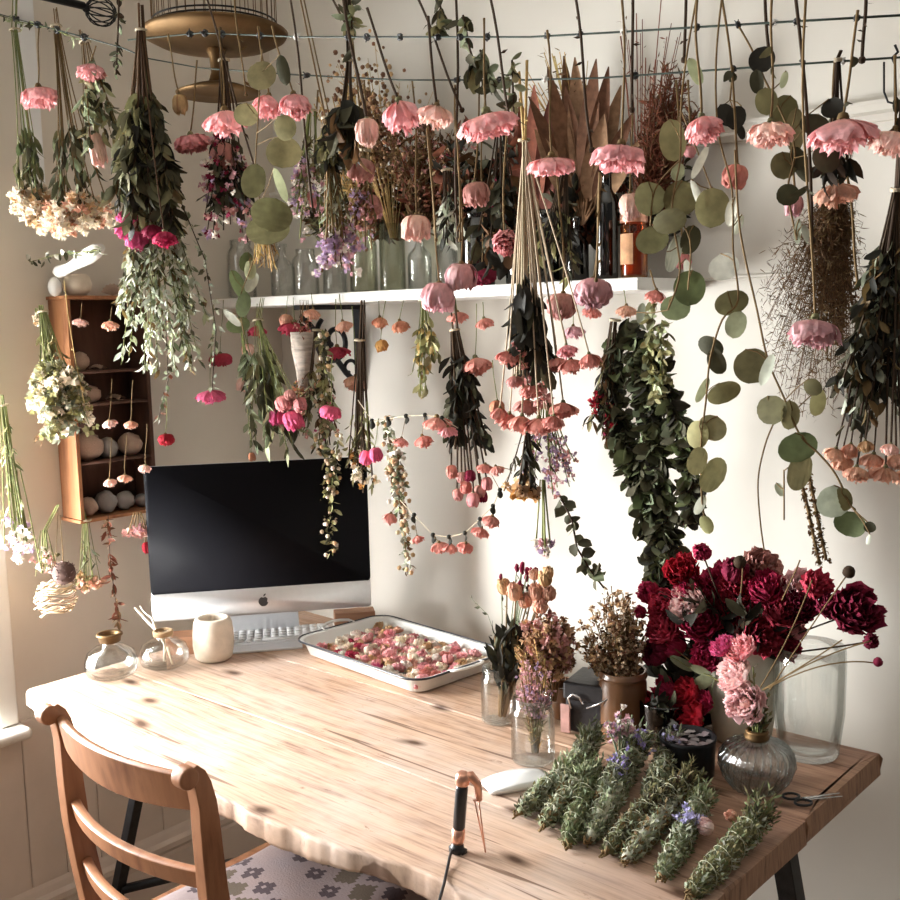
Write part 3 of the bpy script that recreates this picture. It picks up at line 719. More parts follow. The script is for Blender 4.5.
LF = dict(wheat=srgb(198,174,146), dark=srgb(72,70,52), black=srgb(46,44,37), olive=srgb(112,108,76), bone=srgb(176,158,134), green=srgb(98,106,72), pale=srgb(170,176,140), silver=srgb(176,180,160), white=srgb(214,216,200), sage=srgb(128,136,108),
          brown=srgb(104,76,50), straw=srgb(190,160,105), khaki=srgb(138,131,94), yel=srgb(170,166,118), red=srgb(120,70,52), stem=srgb(112,90,58), stemd=srgb(62,46,32), stemg=srgb(112,116,70), twig=srgb(80,58,40))
def wob(a, b, n=7, amp=.012, rn=RN, sag=None):
    pts = []; d = b-a; L = d.length; u = rv(rn)*amp*L; w = rv(rn)*amp*L*.6
    for i in range(n+1):
        t = i/n; p = a+d*t+u*math.sin(PI*t)+w*math.sin(2*PI*t); pts.append(p)
    return pts
def rose(px, py, w, h, kind, col, label, Y=1.12, stem=None, leaves=0, group=None, facing=None, name='dried_rose', cat='dried flower', r=.0013, lcol='dark', scol='stem', top=0):
    rn = random.Random(int(px*31+py)); p = PY(px, py, Y); W = S(w, p); H = S(h, p)
    d = facing or (Vector((0,0,-1))+rv(rn)*.22).normalized(); base = p-d*H*.5
    t = world(thing(name, label, cat, tuple(p), group=group))
    head(t, base, d, W, H, kind, vary(PK[col] if isinstance(col, str) else col, .06, rn), rn=rn)
    m = MB(); sc = LF[scol]
    if stem:
        e = PY(stem[0], stem[1], Y); pts = wob(base, e, 7, .02, rn); m.tube(pts, [r*1.1]*7+[r*1.3], 5, sc)
    sepals(m, base, d, W*.30, LF['olive'] if rn.random() < .5 else LF['stem'])
    ob('stem', m, 'stem', t)
    if leaves and stem:
        m = MB()
        for i in range(leaves):
            q = pts[rn.choice((1,2,3,4))]; leaf(m, q, Vector((rn.uniform(-1,1), rn.uniform(-1,1), -.9)), S(rn.uniform(12,20), p), S(rn.uniform(6,10), p), vary(LF[lcol]), 'oval', .3, .5)
        ob('foliage', m, 'leaf', t)
    return t
def bez(a, b, c, n):
    return [a*(1-t)**2+b*2*t*(1-t)+c*t*t for t in [i/n for i in range(n+1)]]
def bunch(name, label, cat, Y, tie, ends, n=10, top=None, scol='stem', r=.0012, leaves=(), tufts=(), roses=(), bulge=.25, seed=1, group=None, dz=.6, bind=True, world_tie=None, grav=.5, starts=None, rose_name='flower_head'):
    """stems gathered at tie (px,py) that spread to the ends (cx,cy,rx,ry); everything in pixels is laid out on the plane y=Y"""
    rn = random.Random(seed*77+5); T = world_tie or PY(tie[0], tie[1], Y); E = PY(ends[0], ends[1], Y)
    t = world(thing(name, label, cat, tuple(T), group=group)); u = S(1, E)
    sm = MB(); paths = []
    right = Vector((ROT[0][0], ROT[1][0], 0)).normalized(); fw = Vector((-right.y, right.x, 0))
    tr = S(4 if n > 6 else 2, T)
    for i in range(n):
        a = rn.uniform(0, 2*PI); q = math.sqrt(rn.random()); x = math.cos(a)*q; y = math.sin(a)*q; z = rn.uniform(-1, 1)
        e = E+right*(x*ends[2]*u)+fw*(z*ends[2]*u*dz*math.sqrt(max(0,1-x*x)))+Vector((0,0,1))*(y*ends[3]*u)
        s0 = T+right*(x*tr)+fw*(z*tr)
        mid = s0+(E-T)*.5+(e-E)*(bulge if bulge > .2 else .12)+rv(rn)*u*2
        p = bez(s0, mid, e, 9); paths.append(p)
        pre = []
        if top and i < max(3, n//4): tp = PY(top[0], top[1], Y)+right*(x*tr*.8)+fw*(z*tr); pre = [tp]
        sm.tube(pre+p, r*rn.uniform(.8,1.3), 4, vary(LF[scol], .25, rn), cap=False)
    ob('stem', sm, 'stem', t)
    if bind:
        bm_ = MB(); ax = (E-T).normalized(); o1 = ax.orthogonal().normalized(); o2 = ax.cross(o1); rr = tr*1.25+.001
        bm_.tube([T+(o1*math.cos(k*.7)+o2*math.sin(k*.7))*rr+ax*(.0011*(k/9-1.5)) for k in range(28)], .0011, 4); ob('twine', bm_, 'twine', t)
    for li, sp in enumerate(leaves):
        m = MB(); big = sp['L'] >= 9
        for p in paths:
            for k in range(sp['n']):
                f = rn.uniform(*sp.get('t', (.3,.9)))*9; i = min(8, int(f)); q = p[i].lerp(p[i+1], f-i); ax = (p[i+1]-p[i]).normalized()
                d = ax*sp.get('along', .6)+rv(rn)*sp.get('spread', .8)+Vector((0,0,-1))*grav*sp.get('g', 1)
                q = q+rv(rn)*u*sp.get('off', 2); L_ = sp['L']*u*rn.uniform(.65,1.25); W_ = L_*sp.get('w', .4)
                c_ = vary(LF[rn.choice(sp['c'])] if isinstance(sp['c'][0], str) else rn.choice(sp['c']), .22, rn)
                if big: leaf(m, q, d, L_, W_, c_, sp.get('k', 'lance'), rn.uniform(-.25,.5), rn.uniform(.1,.7), 4, nrm=rv(rn), wave=.05)
                else: tinyleaf(m, q, d, L_, W_, c_, rn)
        ob('foliage', m, 'leaf', t)
    for ti, sp in enumerate(tufts):
        m = MB(); k_ = sp.get('k', 'floret')
        for p in paths:
            if rn.random() > sp.get('frac', 1): continue
            for j in range(sp.get('n', 1)):
                f = rn.uniform(*sp.get('t', (.9, 1)))*9; i = min(8, int(f)); q = p[i].lerp(p[i+1], f-i)+rv(rn)*u*sp.get('off', 3)
                s_ = sp['s']*u*rn.uniform(.7,1.3); cb = rn.choice(sp['c']); cb = PK[cb] if cb in PK else LF[cb]
                if k_ == 'floret':
                    ax = rv(rn)
                    for w_ in range(6): tinyleaf(m, q, rv(rn)+ax*.3, s_*.62, s_*.5, vary(cb, .14, rn), rn)
                elif k_ == 'ball': m.ball(tuple(q), s_*.5, vary(cb, .2, rn), 6, 4, jit=.12)
                elif k_ == 'pod': m.ball(tuple(q), s_*.5, vary(cb, .2, rn), 5, 4, sq=(.8,.8,1.4), jit=.1)
                elif k_ == 'pom':
                    for w_ in range(16): tinyleaf(m, q, rv(rn), s_*.6, s_*.36, vary(cb, .14, rn), rn)
        ob('blossoms' if sp.get('nm') is None else sp['nm'], m, 'petal', t)
    for rr_ in roses:
        px, py, w, h, kd, cl = rr_[:6]; dY = rr_[6] if len(rr_) > 6 else rn.uniform(-.03,.03)
        p = PY(px, py, Y+dY); W = S(w, p); H = S(h, p)
        dr = rr_[7] if len(rr_) > 7 else ((p-T).normalized()*.8+Vector((0,0,-grav))+rv(rn)*.25).normalized()
        if kd == 'face': dr = (CAMP-p).normalized()+rv(rn)*.3; kd = 'open'
        base = p-dr.normalized()*H*.5
        hd = head(t, base, dr, W, H, kd, vary(PK[cl] if isinstance(cl, str) else cl, .08, rn), rose_name, rn)
        m = MB(); m.tube(bez(T, T.lerp(base, .6)+rv(rn)*u*4, base, 7), r, 4, LF[scol], cap=False); sepals(m, base, dr.normalized(), W*.28, LF['olive'])
        m.v = [a-np.array(tuple(base)) for a in m.v]
        o = ob('flower_stem', m, 'stem', t); o.location = base-t.location
    return t
def discs(name, label, cat, Y, path, lv, cols=('olive','pale'), scol='stem', r=.0012, kind='round', seed=3, branches=()):
    """a strand with its leaves at given pixels: (px,py,w,h[,colour,angle])"""
    rn = random.Random(seed*13+1); pts = [PY(x, y, Y) for x, y in path]
    t = world(thing(name, label, cat, tuple(pts[0]))); m = MB()
    def smooth(P):
        out = []
        for i in range(len(P)-1):
            p0, p1, p2, p3 = P[max(i-1,0)], P[i], P[i+1], P[min(i+2,len(P)-1)]
            for k in range(5):
                s = k/5; out.append(.5*((2*p1)+(p2-p0)*s+(2*p0-5*p1+4*p2-p3)*s*s+(3*p1-p0-3*p2+p3)*s**3))
        return out+[P[-1]]
    sp = smooth(pts); m.tube(sp, r, 5, LF[scol], cap=False); allp = list(sp)
    for b in branches:
        q = smooth([PY(x, y, Y) for x, y in b]); m.tube(q, r*.8, 5, LF[scol], cap=False); allp += q
    lm = MB()
    for L in lv:
        px, py, w, h = L[:4]; col = LF[L[4]] if len(L) > 4 and L[4] else LF[rn.choice(cols)]
        c = PY(px, py, Y+rn.uniform(-.02,.02)); W = S(w, c); H = S(h, c)
        near = min(allp, key=lambda q: (q-c).length)
        tocam = (CAMP-c).normalized(); right = tocam.cross(Vector((0,0,1))).normalized()*-1; upv = right.cross(tocam)*-1
        ang = math.radians(L[5]) if len(L) > 5 else rn.uniform(-.5,.5)
        d = (Vector((0,0,-1))*math.cos(ang)+right*math.sin(ang)); nr = (tocam+rv(rn)*.45).normalized()
        if w < h*.5: nr = (tocam+right*rn.choice((-1,1))*.4)
        p0 = c-d*H*.5
        leaf(lm, p0, d, H, W, vary(col, .1, rn), kind, rn.uniform(-.12,.3), rn.uniform(-.35,.35), 14, nrm=nr, wave=.02)
        if (near-p0).length < .09: m.tube([near, near.lerp(p0,.5)+rv(rn)*.003, p0], r*.6, 4, LF[scol], cap=False)
    ob('stem', m, 'stem', t); ob('foliage', lm, 'leaf', t)
    return t
def leafy(name, label, cat, paths, Y, L=14, w=.6, n=30, c=('dark','black'), kind='oval', scol='stemd', r=.0015, off=5, seed=5, spread=.9, tufts=None, grav=.3):
    """densely leaved strands along the given pixel paths"""
    rn = random.Random(seed); t = None; sm = MB(); lm = MB(); tm = MB()
    for path in paths:
        P = [PY(x, y, Y) for x, y in path]
        if t is None: t = world(thing(name, label, cat, tuple(P[0])))
        u = S(1, P[0]); sm.tube(P, r, 4, LF[scol], cap=False); K = len(P)-1
        tot = sum((P[i+1]-P[i]).length for i in range(K))
        for i in range(K):
            seg = P[i+1]-P[i]; cnt = max(1, round(n*seg.length/tot))
            for k in range(cnt):
                q = P[i]+seg*rn.random(); d = seg.normalized()*.5+rv(rn)*spread+Vector((0,0,-grav)); ll = L*u*rn.uniform(.7,1.25)
                cc = vary(LF[rn.choice(c)] if c[0] in LF else PK[rn.choice(c)], .22, rn); q = q+rv(rn)*off*u*rn.random()
                if L > 8: leaf(lm, q, d, ll, ll*w, cc, kind, rn.uniform(-.2,.5), rn.uniform(.1,.6), 4, nrm=rv(rn))
                else: tinyleaf(lm, q, d, ll, ll*w, cc, rn)
                if tufts and rn.random() < tufts[0]: tm.ball(tuple(q+rv(rn)*off*u), tufts[1]*u*.5, vary(PK[rn.choice(tufts[2])], .15, rn), 6, 4, jit=.1)
    ob('stem', sm, 'stem', t); ob('foliage', lm, 'leaf', t)
    if tufts: ob('blossoms', tm, 'petal', t)
    return t
# ================================================================ wires over the desk
def wire(label, pts, knots, Y, mname='wire_green'):
    P = [PY(x, y, Y) for x, y in pts]; t = world(thing('hanging_wire', label, 'wire', tuple(P[len(P)//2])))
    m = MB(); m.tube(P, .0013, 6); ob('strand', m, mname, t)
    for kx in knots:
        for a, b in zip(pts, pts[1:]):
            if a[0] <= kx <= b[0]:
                p = PY(kx, lerp(a[1], b[1], (kx-a[0])/(b[0]-a[0])), Y); break
        else: continue
        m = MB(); s = S(2.9, p); rn = random.Random(kx)
        for q in range(3):
            o1 = rv(rn); o2 = o1.orthogonal().normalized(); o3 = o1.cross(o2).normalized()
            m.tube([p+(o2*math.cos(a*PI/5)+o3*math.sin(a*PI/5))*s for a in range(10)], s*.36, 5, closed=True)
        m.tube([p+rv(rn)*s*1.8, p, p+rv(rn)*s*1.9], s*.22, 4)
        m.v = [v-np.array(tuple(t.location)) for v in m.v]
        o = ob('knot', m, 'black_plastic' if rn.random() < .88 else 'white_cloth', t); o.location = (0,0,0)
    return t
wire('green coated wire strung across the top, the upper of the two', [(128,40),(200,33),(300,37),(430,37),(530,37),(620,32),(700,27),(800,21),(905,15)],
     [190,205,222,260,297,348,367,400,438,460,487,547,580,624,697,738,773,797,857], 1.14)
wire('lower wire of the two strung across the top', [(140,57),(200,68),(300,75),(400,80),(520,80),(600,78),(700,71),(800,64),(905,57)],
     [307,457,500,545,635,733,803,842], 1.24)
wire('pale green string with knots at the upper left corner', [(-8,12),(20,20),(50,28),(80,36),(120,47),(140,55)], [16,38,57,84], 1.10)
# little leaves wound along the green string
leafy('leaf_sprig', 'small leafy sprig wound around the string at the upper left corner', 'sprig', [[(-5,14),(20,22),(50,28),(75,38)]], 1.10, 8, .5, 26, ('sage','pale','dark'), 'oval', 'stemg', .001, 4, 9)

# ---- roses of the upper row, left to right
R_ = rose
R_(40,97,34,22,'skirt','pink','pink dried rose hanging at the far left of the upper row','1' and 1.10,(39,28),0)
R_(91,73,27,19,'pom','pink','small pink rose left of the big dark bunch, high up',1.12,(96,46),2,lcol='sage')
R_(98,151,17,36,'globe','pale','pale rose half hidden beside the big dark bunch',1.14,(92,60))
R_(180,105,17,20,'bud','beige','beige closed bud below the left side of the birdcage dish',1.13,(168,34))
R_(192,143,34,18,'skirt','rosy','flat pink rose below the beige bud',1.13,(197,60))
R_(227,124,44,28,'pom','pink','round ruffled pink rose below the birdcage dish',1.13,(219,28))
R_(222,157,28,28,'globe','dusty','dusty pink rose tucked under the ruffled one',1.17,(221,60))
R_(267,108,29,27,'open','pink','left of the two pink roses hanging close right of the birdcage',1.13,(258,26))
R_(295,107,33,28,'open','pink','right of the two pink roses hanging close right of the birdcage',1.10,(272,26))
R_(367,133,25,28,'globe','pale','pale pink round rose hanging from a thick dark stem',1.12,(343,-5),1,scol='stemd',r=.0022)
R_(402,118,37,36,'open','pink','pink rose with layered petals left of its paler neighbour',1.12,(367,8),scol='stemd',r=.0018)
R_(435,117,35,24,'open','pale','pale pink rose immediately right of the layered one',1.12,(428,16),scol='stemd',r=.0018)
R_(489,125,56,27,'skirt','pink','wide flat pink rose with scalloped edge, over the shelf middle',1.08,(484,18))
R_(552,166,44,21,'skirt','pink','flat pink rose hanging in front of the brown palm bracts',1.12,(547,30))
R_(620,158,52,29,'skirt','pink','wide pink rose hanging above the amber bottle',1.08,(622,0))
R_(704,131,39,31,'open','pink','pink rose among eucalyptus right of the shelf end',1.08,(697,0))
R_(735,177,26,24,'globe','coral','small deep pink rose with curled sepals right of the eucalyptus',1.14,(722,0),2)
R_(770,134,42,26,'skirt','pale','peach pink rose hanging second from the big one at right',1.10,(772,-5),2,lcol='olive')
R_(843,137,66,37,'pom','pink','largest ruffled pink rose at the upper right',1.10,(858,10),2)
R_(892,143,40,28,'skirt','pale','peach pink rose cut by the right edge of the photo',1.12,(895,55),2)
R_(836,196,42,27,'open','peach','yellowish peach rose below the largest pink rose',1.20,(835,60),3)
R_(794,206,19,22,'globe','mauve','small mauve rose under dark leaves at the right',1.20,(790,130),2)
R_(813,333,47,32,'skirt','mauve','mauve rose at the end of the longest single stem, at right',1.06,(806,-5),2,scol='stem',r=.0012)
# ---- second layer
R_(361,171,29,24,'globe','dusty','dusty pink rose under the pale round one',1.25,(352,36))
R_(370,208,26,25,'globe','dusty','brownish pink rose over the clear jars on the shelf',1.30,(364,80))
R_(313,200,14,17,'bud','rosy','tiny pink bud left of the lilac bunch',1.25,(318,90))
R_(416,229,31,27,'globe','pale','pale dusty rose over the green jars',1.25,(412,80))
R_(476,195,29,25,'globe','dusty','dusty rose under the wide flat rose',1.25,(479,80))
R_(505,242,26,34,'pom','rosy','rosy pink rose facing sideways near the pale stems',1.22,(510,80),facing=Vector((.5,-.6,-.5)))
R_(438,298,38,29,'globe','mauve','mauve rose hanging in front of the shelf edge, the lower left of a pair',1.20,(427,120))
R_(461,277,34,27,'globe','mauve','mauve rose hanging in front of the shelf edge, the upper right of a pair',1.22,(455,85))
R_(562,307,32,27,'globe','dusty','dusty mauve rose just below the shelf, left of the larger one',1.26,(557,175))
R_(593,294,41,29,'globe','mauve','larger dusty mauve rose just below the shelf',1.20,(600,172))
R_(631,207,25,27,'globe','pale','pale rose resting over the mouth of the amber bottle',1.45,(632,80))
R_(484,277,30,16,'globe','maroon','dark red rose behind the mauve pair at shelf level',1.5,(486,90))
R_(655,297,20,15,'open','coral','coral rose below the right end of the shelf',1.5,(650,270))
R_(690,152,14,12,'bud','rosy','tiny rosy bud behind the eucalyptus stems at right of the palm bracts',1.3,(688,80))
R_(683,262,18,16,'globe','rosy','rosy bud behind the pale eucalyptus leaf near the shelf end',1.3,(676,80))

# ---- small roses hanging under the shelf
SR = [(257,332,17,13,'crimson','crimson rose nearest the shelf bracket, left side'),(221,360,24,13,'crimson','crimson flat rose at the left below the silver spray'),(211,397,28,15,'hotpink','bright pink cluster lowest at the left below the silver spray'),
(294,330,31,16,'crimson','crimson flat rose in front of the bracket'),(337,353,25,14,'crimson','crimson rose in front of the white wall by the bracket'),(286,321,15,13,'peach','peach rose just left of the bracket scroll'),
(312,315,16,13,'peach','peach rose over the bracket scroll'),(344,327,17,13,'peach','peach rose at the bracket upright'),(354,384,21,17,'peach','peach rose hanging low below the bracket'),
(380,323,16,13,'orange','orange rose under the shelf, first right of the bracket'),(401,327,19,14,'orange','orange rose under the shelf, second right of the bracket'),(382,346,14,12,'ochre','ochre rose low beside the bracket foot'),
(458,318,21,13,'coral','coral rose just right of the mauve pair'),(485,324,17,13,'coral','coral rose on a short thread right of the mauve pair'),(477,367,31,20,'coral','large flat coral rose on a long green stem'),
(248,350,14,12,'pale','pale pink rose at the left of the green peony bunch'),(244,385,17,14,'pale','faded pink rose beside the green peony bunch'),(574,333,20,15,'mauve','mauve pink rose under the dusty pair'),(592,313,20,13,'coral','coral rose tucked under the larger mauve rose'),
(626,312,20,14,'peach','peach rose over the dark bottles at the shelf end'),(330,413,24,14,'hotpink','bright pink rose lying against its stem above the screen'),(366,458,14,15,'hotpink','bright pink bud above the screen corner, left of two'),(376,455,14,15,'hotpink','bright pink bud above the screen corner, right of two'),
(166,440,18,12,'red','red rose beside the wooden wall box'),(252,457,8,9,'orange','tiny orange bud touching the top of the screen'),(497,408,16,15,'orange','orange bud left of the coral crown')]
for i, (x, y, w, h, c, lb) in enumerate(SR):
    RNs = random.Random(i*5+1); top_y = 300 if x > 200 else 395
    R_(x, y, w, h, RNs.choice(('open','pom','globe')) if w > 15 else 'globe', c, lb, 1.674 if x > 200 and y < 390 else (1.5 if x > 200 else 1.30), (x+RNs.uniform(-5,4), min(y-22, top_y+RNs.uniform(-6,6)) if y < 400 else y-RNs.uniform(30,60)), 0, group='small dried roses below the shelf', r=.0008, scol='stemg')
# ---- garlands
def garland(label, path, heads, Y, kind='open'):
    P = [PY(x, y, Y) for x, y in path]; t = world(thing('rose_garland', label, 'garland', tuple(P[0])))
    m = MB(); m.tube(P, .0009, 5); ob('string', m, 'twine', t)
    for (x, y) in path[1:-1]:
        m = MB(); p = PY(x, y, Y); leaf(m, p, Vector((.3,-.3,-1)), S(9,p), S(6,p), LF['black'], 'oval', .1, .6); m.ball(tuple(p), S(2.6,p), LF['black'], 6, 4)
        ob('knot', m, 'leaf', t)
    for (x, y, w, h, c) in heads:
        p = PY(x, y, Y); d = (Vector((0,0,-1))+rv()*.3).normalized(); base = p-d*S(h,p)*.5
        head(t, base, d, S(w,p), S(h,p), kind, vary(PK[c],.08), 'rose_head')
        m = MB(); near = min(P, key=lambda q: (q-base).length); m.tube([near, base], .0007, 4, LF['stem']); sepals(m, base, d, S(w,p)*.3, LF['stem'])
        ob('stem', m, 'stem', t)
    return t
garland('short string of coral roses stretched right of the screen top', [(358,400),(372,421),(388,419),(406,416),(425,415),(442,418),(458,428)], [(401,443,15,11,'coral'),(424,442,19,14,'coral'),(437,424,30,15,'coral'),(448,432,18,12,'rosy')], 1.5)
garland('drooping swag of small coral roses against the white wall', [(400,500),(414,515),(433,535),(449,537),(465,533),(480,519),(493,506),(500,490),(512,470)], [(390,519,14,13,'coral'),(418,540,12,9,'coral'),(440,548,19,13,'coral'),(450,549,14,12,'coral'),(465,548,17,12,'coral'),(480,533,17,12,'coral'),(491,522,18,14,'coral'),(485,469,16,11,'coral'),(497,471,15,11,'coral')], 1.55)

# ---- bunches
B_ = bunch
B_('dried_bouquet','cream flowered bunch with green leaves hanging at the far left edge','bouquet',1.10,(15,30),(36,214,22,14),9,(16,-8),'stemg',leaves=[dict(n=10,t=(.55,.92),L=17,w=.32,c=['dark','olive','green'],spread=.5,along=1)],tufts=[dict(n=13,t=(.93,1),s=11,off=9,c=['cream','cream','beige'],k='pom')],seed=2,bulge=.1)
B_('dried_bouquet','peach and cream statice bunch hanging second from the left edge','bouquet',1.13,(56,26),(78,218,40,16),14,(54,8),'stem',leaves=[dict(n=9,t=(.5,.88),L=17,w=.34,c=['dark','olive','sage','dark'],spread=.6,along=1)],tufts=[dict(n=13,t=(.93,1),s=11,off=9,c=['cream','beige','cream','peach','cream'],k='pom')],seed=3,bulge=.1)
B_('leafy_bunch','grey green leafy sprig bunch hanging behind the small pink rose','bouquet',1.13,(85,42),(102,140,22,22),8,(82,30),'stem',leaves=[dict(n=12,t=(.3,1),L=16,w=.45,c=['sage','dark','pale','khaki'],k='oval',spread=.9)],seed=4)
leafy('leafy_strand','thin strand of tiny dark leaves hanging left of the big dark bunch','sprig',[[(119,-5),(118,30),(116,75)]],1.10,9,.6,26,('dark','sage','stemd'),'oval','stemd',.0018,3,11)
B_('dark_bunch','big dark leafy bunch with magenta roses, tied near the top left','bouquet',1.08,(141,30),(146,205,38,40),18,(140,4),'twig',r=.0018,leaves=[dict(n=34,t=(.38,1),L=21,w=.42,c=['dark','black','olive','dark'],k='oval',spread=.7)],roses=[(127,218,20,18,'pom','magenta'),(138,241,26,22,'pom','magenta'),(125,232,20,18,'pom','magenta'),(165,240,24,18,'pom','deep'),(152,232,20,16,'pom','maroon')],seed=5,bulge=.3)
B_('silver_spray','wide spray of silver green little leaves hanging below the big dark bunch','bouquet',1.13,(143,60),(161,330,50,58),38,None,'stemg',r=.0008,leaves=[dict(n=44,t=(.48,1),L=10.5,w=.42,c=['white','silver','white','pale','dark','sage','stem'],k='lance',spread=.8)],seed=6,bulge=.18,bind=False)
leafy('leafy_strand','thin leafy strand curving down right of the silver spray','sprig',[[(150,100),(180,200),(205,260),(216,330),(212,390)]],1.16,8,.5,70,('dark','sage','silver'),'oval','stemd',.0012,5,12)
leafy('leafy_strand','thin reddish leaf strand dangling below the silver spray','sprig',[[(165,300),(168,380),(158,420)]],1.15,8,.5,40,('red','sage','dark'),'oval','stemd',.001,4,13)
B_('mauve_bunch','mauve flowered bunch with near black leaves below the ruffled pink rose','bouquet',1.18,(224,60),(232,212,30,40),16,(222,28),'stemd',leaves=[dict(n=8,t=(.6,.85),L=18,w=.4,c=['black','dark'],k='oval')],tufts=[dict(n=12,t=(.62,1),s=7.5,off=8,c=['mauve','dusty','lilac','white','maroon'])],seed=7)
discs('eucalyptus_strand','eucalyptus with large olive leaves hanging right of the mauve bunch','sprig',1.08,[(262,50),(258,120),(256,180),(268,230)],[(262,76,30,28,'khaki'),(282,70,14,30,'dark'),(253,181,25,35,'olive'),(283,152,36,32,'khaki'),(268,230,44,30,'olive'),(272,215,42,34,'olive'),(246,115,24,24,'khaki'),(285,128,24,26,'khaki'),(281,185,10,36,'pale',20)])
discs('eucalyptus_strand','light green leaf strand hanging over the left end of the shelf','sprig',1.3,[(262,235),(250,270),(240,300),(244,335)],[(238,285,14,32,'green'),(252,282,22,12,'white',60),(243,305,15,26,'green'),(250,270,12,20,'pale'),(238,325,24,17,'green'),(246,262,13,20,'green'),(232,318,8,24,'white',40)])
B_('pampas_tuft','tan wispy seed bunch hanging over the left jars','bouquet',1.3,(262,200),(268,262,14,14),14,None,'straw',leaves=[dict(n=6,t=(.3,1),L=9,w=.2,c=['straw','brown'])],seed=8,bind=False)
B_('lilac_bunch','bunch with grey stems and lilac blossoms hanging over the clear jars','bouquet',1.2,(327,118),(335,255,24,22),16,(300,-8),'stem',r=.0015,leaves=[dict(n=10,t=(.05,.3),L=18,w=.4,c=['dark','black','khaki'],k='oval'),dict(n=6,t=(.4,.9),L=15,w=.2,c=['silver','dark','khaki'])],tufts=[dict(n=7,t=(.88,1),s=9,off=7,c=['lilac','lilac','mauve','white'])],seed=9,bulge=.1)
B_('lilac_bunch','pale mauve statice bunch hanging left of the purple one','bouquet',1.24,(312,110),(308,212,16,34),10,None,'stemg',leaves=[dict(n=9,t=(.2,.9),L=12,w=.3,c=['dark','khaki','silver'])],tufts=[dict(n=9,t=(.6,1),s=7,off=6,c=['lilac','white','mauve'])],seed=10)
B_('mauve_bunch','small mauve heather bunch over the middle jars','bouquet',1.27,(365,150),(360,236,18,22),10,None,'stem',leaves=[dict(n=5,t=(.3,.9),L=10,w=.3,c=['brown','khaki'])],tufts=[dict(n=10,t=(.5,1),s=6,off=6,c=['dusty','mauve','brown','lilac'])],seed=11)
B_('leafy_bunch','dark leaf cluster hanging right of the birdcage roses','bouquet',1.16,(348,60),(340,140,26,26),8,(346,-8),'stemd',r=.0018,leaves=[dict(n=8,t=(.5,1),L=26,w=.6,c=['black','dark','brown','dark'],k='oval')],seed=12)
leafy('leafy_strand','dark leafy sprig pinned to the wire above the flat rose','sprig',[[(463,15),(470,50),(480,80)],[(480,50),(495,85)]],1.16,20,.55,18,('sage','dark','khaki'),'oval','stemd',.0016,5,14)
leafy('leafy_strand','upper leaf sprig on the wire between the two mauve stems','sprig',[[(440,-5),(441,30)],[(350,-5),(352,30)],[(512,60),(514,120)]],1.16,14,.5,24,('khaki','dark','sage'),'oval','stemd',.0014,4,15)
# long dark stems crossing the wires
def stems(label, segs, Y, col='stemd', r=.0016):
    a = PY(segs[0], segs[1], Y); t = world(thing('bare_twig', label, 'twig', tuple(a)))
    m = MB(); x0, y0, x1, y1 = segs[:4]; pts = wob(PY(x0,y0,Y), PY(x1,y1,Y), 7, .015); m.tube(pts, r, 5, LF[col]); rn = random.Random(int(x0))
    ob('stalk', m, 'stem', t)
    m = MB()
    for k in range(4): q = pts[rn.randint(1,6)]; tinyleaf(m, q, rv(rn), S(9,q), S(3,q), LF[col], rn)
    m.ball(tuple(pts[-1]), r*2.2, LF[col], 6, 4); ob('bud', m, 'stem', t)
for i, (s_, c_) in enumerate([((290,-5,313,210),'black stem running past the right pink rose pair'),((205,-8,262,190),'dark stem crossing the birdcage'),((234,-8,246,95),'pale stem in front of the birdcage bars'),((415,-8,462,110),'dark slanting stem above the two layered roses'),((456,-5,458,240),'straight dark stem left of the flat rose'),
    ((490,-5,512,130),'stem right of the flat rose stem'),((575,-8,592,150),'dark stem in front of the palm bracts'),((633,-5,632,110),'dark stem between palm bracts and reddish grass'),((686,-8,684,60),'thick short stem above the eucalyptus'),((765,-8,770,60),'stem beside the peach pink rose'),((795,-8,812,240),'thick dark stem left of the largest rose'),
    ((427,128,436,240),'pale thread like stem below the pale rose'),((456,120,460,240),'pale stem below the wires by the dusty rose'),((600,172,596,280),'pale curved stem below the wide rose'),((330,-6,353,36),'short twig over the wire left of the thick stem'),((866,-8,862,60),'twig at the upper right above the largest rose')]):
    stems(c_, s_, 1.12+.01*(i % 5), 'stem' if 'pale' in c_ else 'stemd', .0014 if 'pale' in c_ else .0019)
# crown bouquet
B_('rose_bouquet','long bouquet with white stems, dark leaves and a crown of coral roses below the shelf','bouquet',1.20,(524,140),(528,385,34,30),9,(520,72),'bone',r=.0012,
   leaves=[dict(n=16,t=(.58,.85),L=27,w=.5,c=['black','dark','black'],k='oval',spread=.5),dict(n=9,t=(.75,.98),L=10,w=.3,c=['stem','dark'])],tufts=[dict(n=3,t=(.85,1),s=9,off=7,c=['dusty','coral','rosy'])],
   roses=[(508,359,26,17,'open','coral'),(557,365,26,16,'open','coral'),(567,352,20,15,'open','rosy'),(572,367,26,17,'open','coral'),(590,362,22,18,'open','coral'),(547,368,18,16,'open','rosy'),(533,392,28,16,'open','coral'),(515,382,18,14,'open','dusty'),(508,422,24,19,'open','coral'),(521,425,26,20,'open','coral'),(539,427,28,20,'open','coral'),(553,424,22,17,'open','coral'),(563,411,30,18,'pom','coral'),(527,408,26,18,'pom','dusty'),(499,415,18,16,'open','coral'),(543,403,18,14,'open','dusty')],seed=13,bulge=.12)
leafy('leafy_strand','pale twine bound stalks hanging at the middle above the crown bouquet','sprig',[[(519,72),(524,140)],[(527,60),(525,140)]],1.19,6,.3,10,('stem','straw'),'lance','straw',.002,2,16)
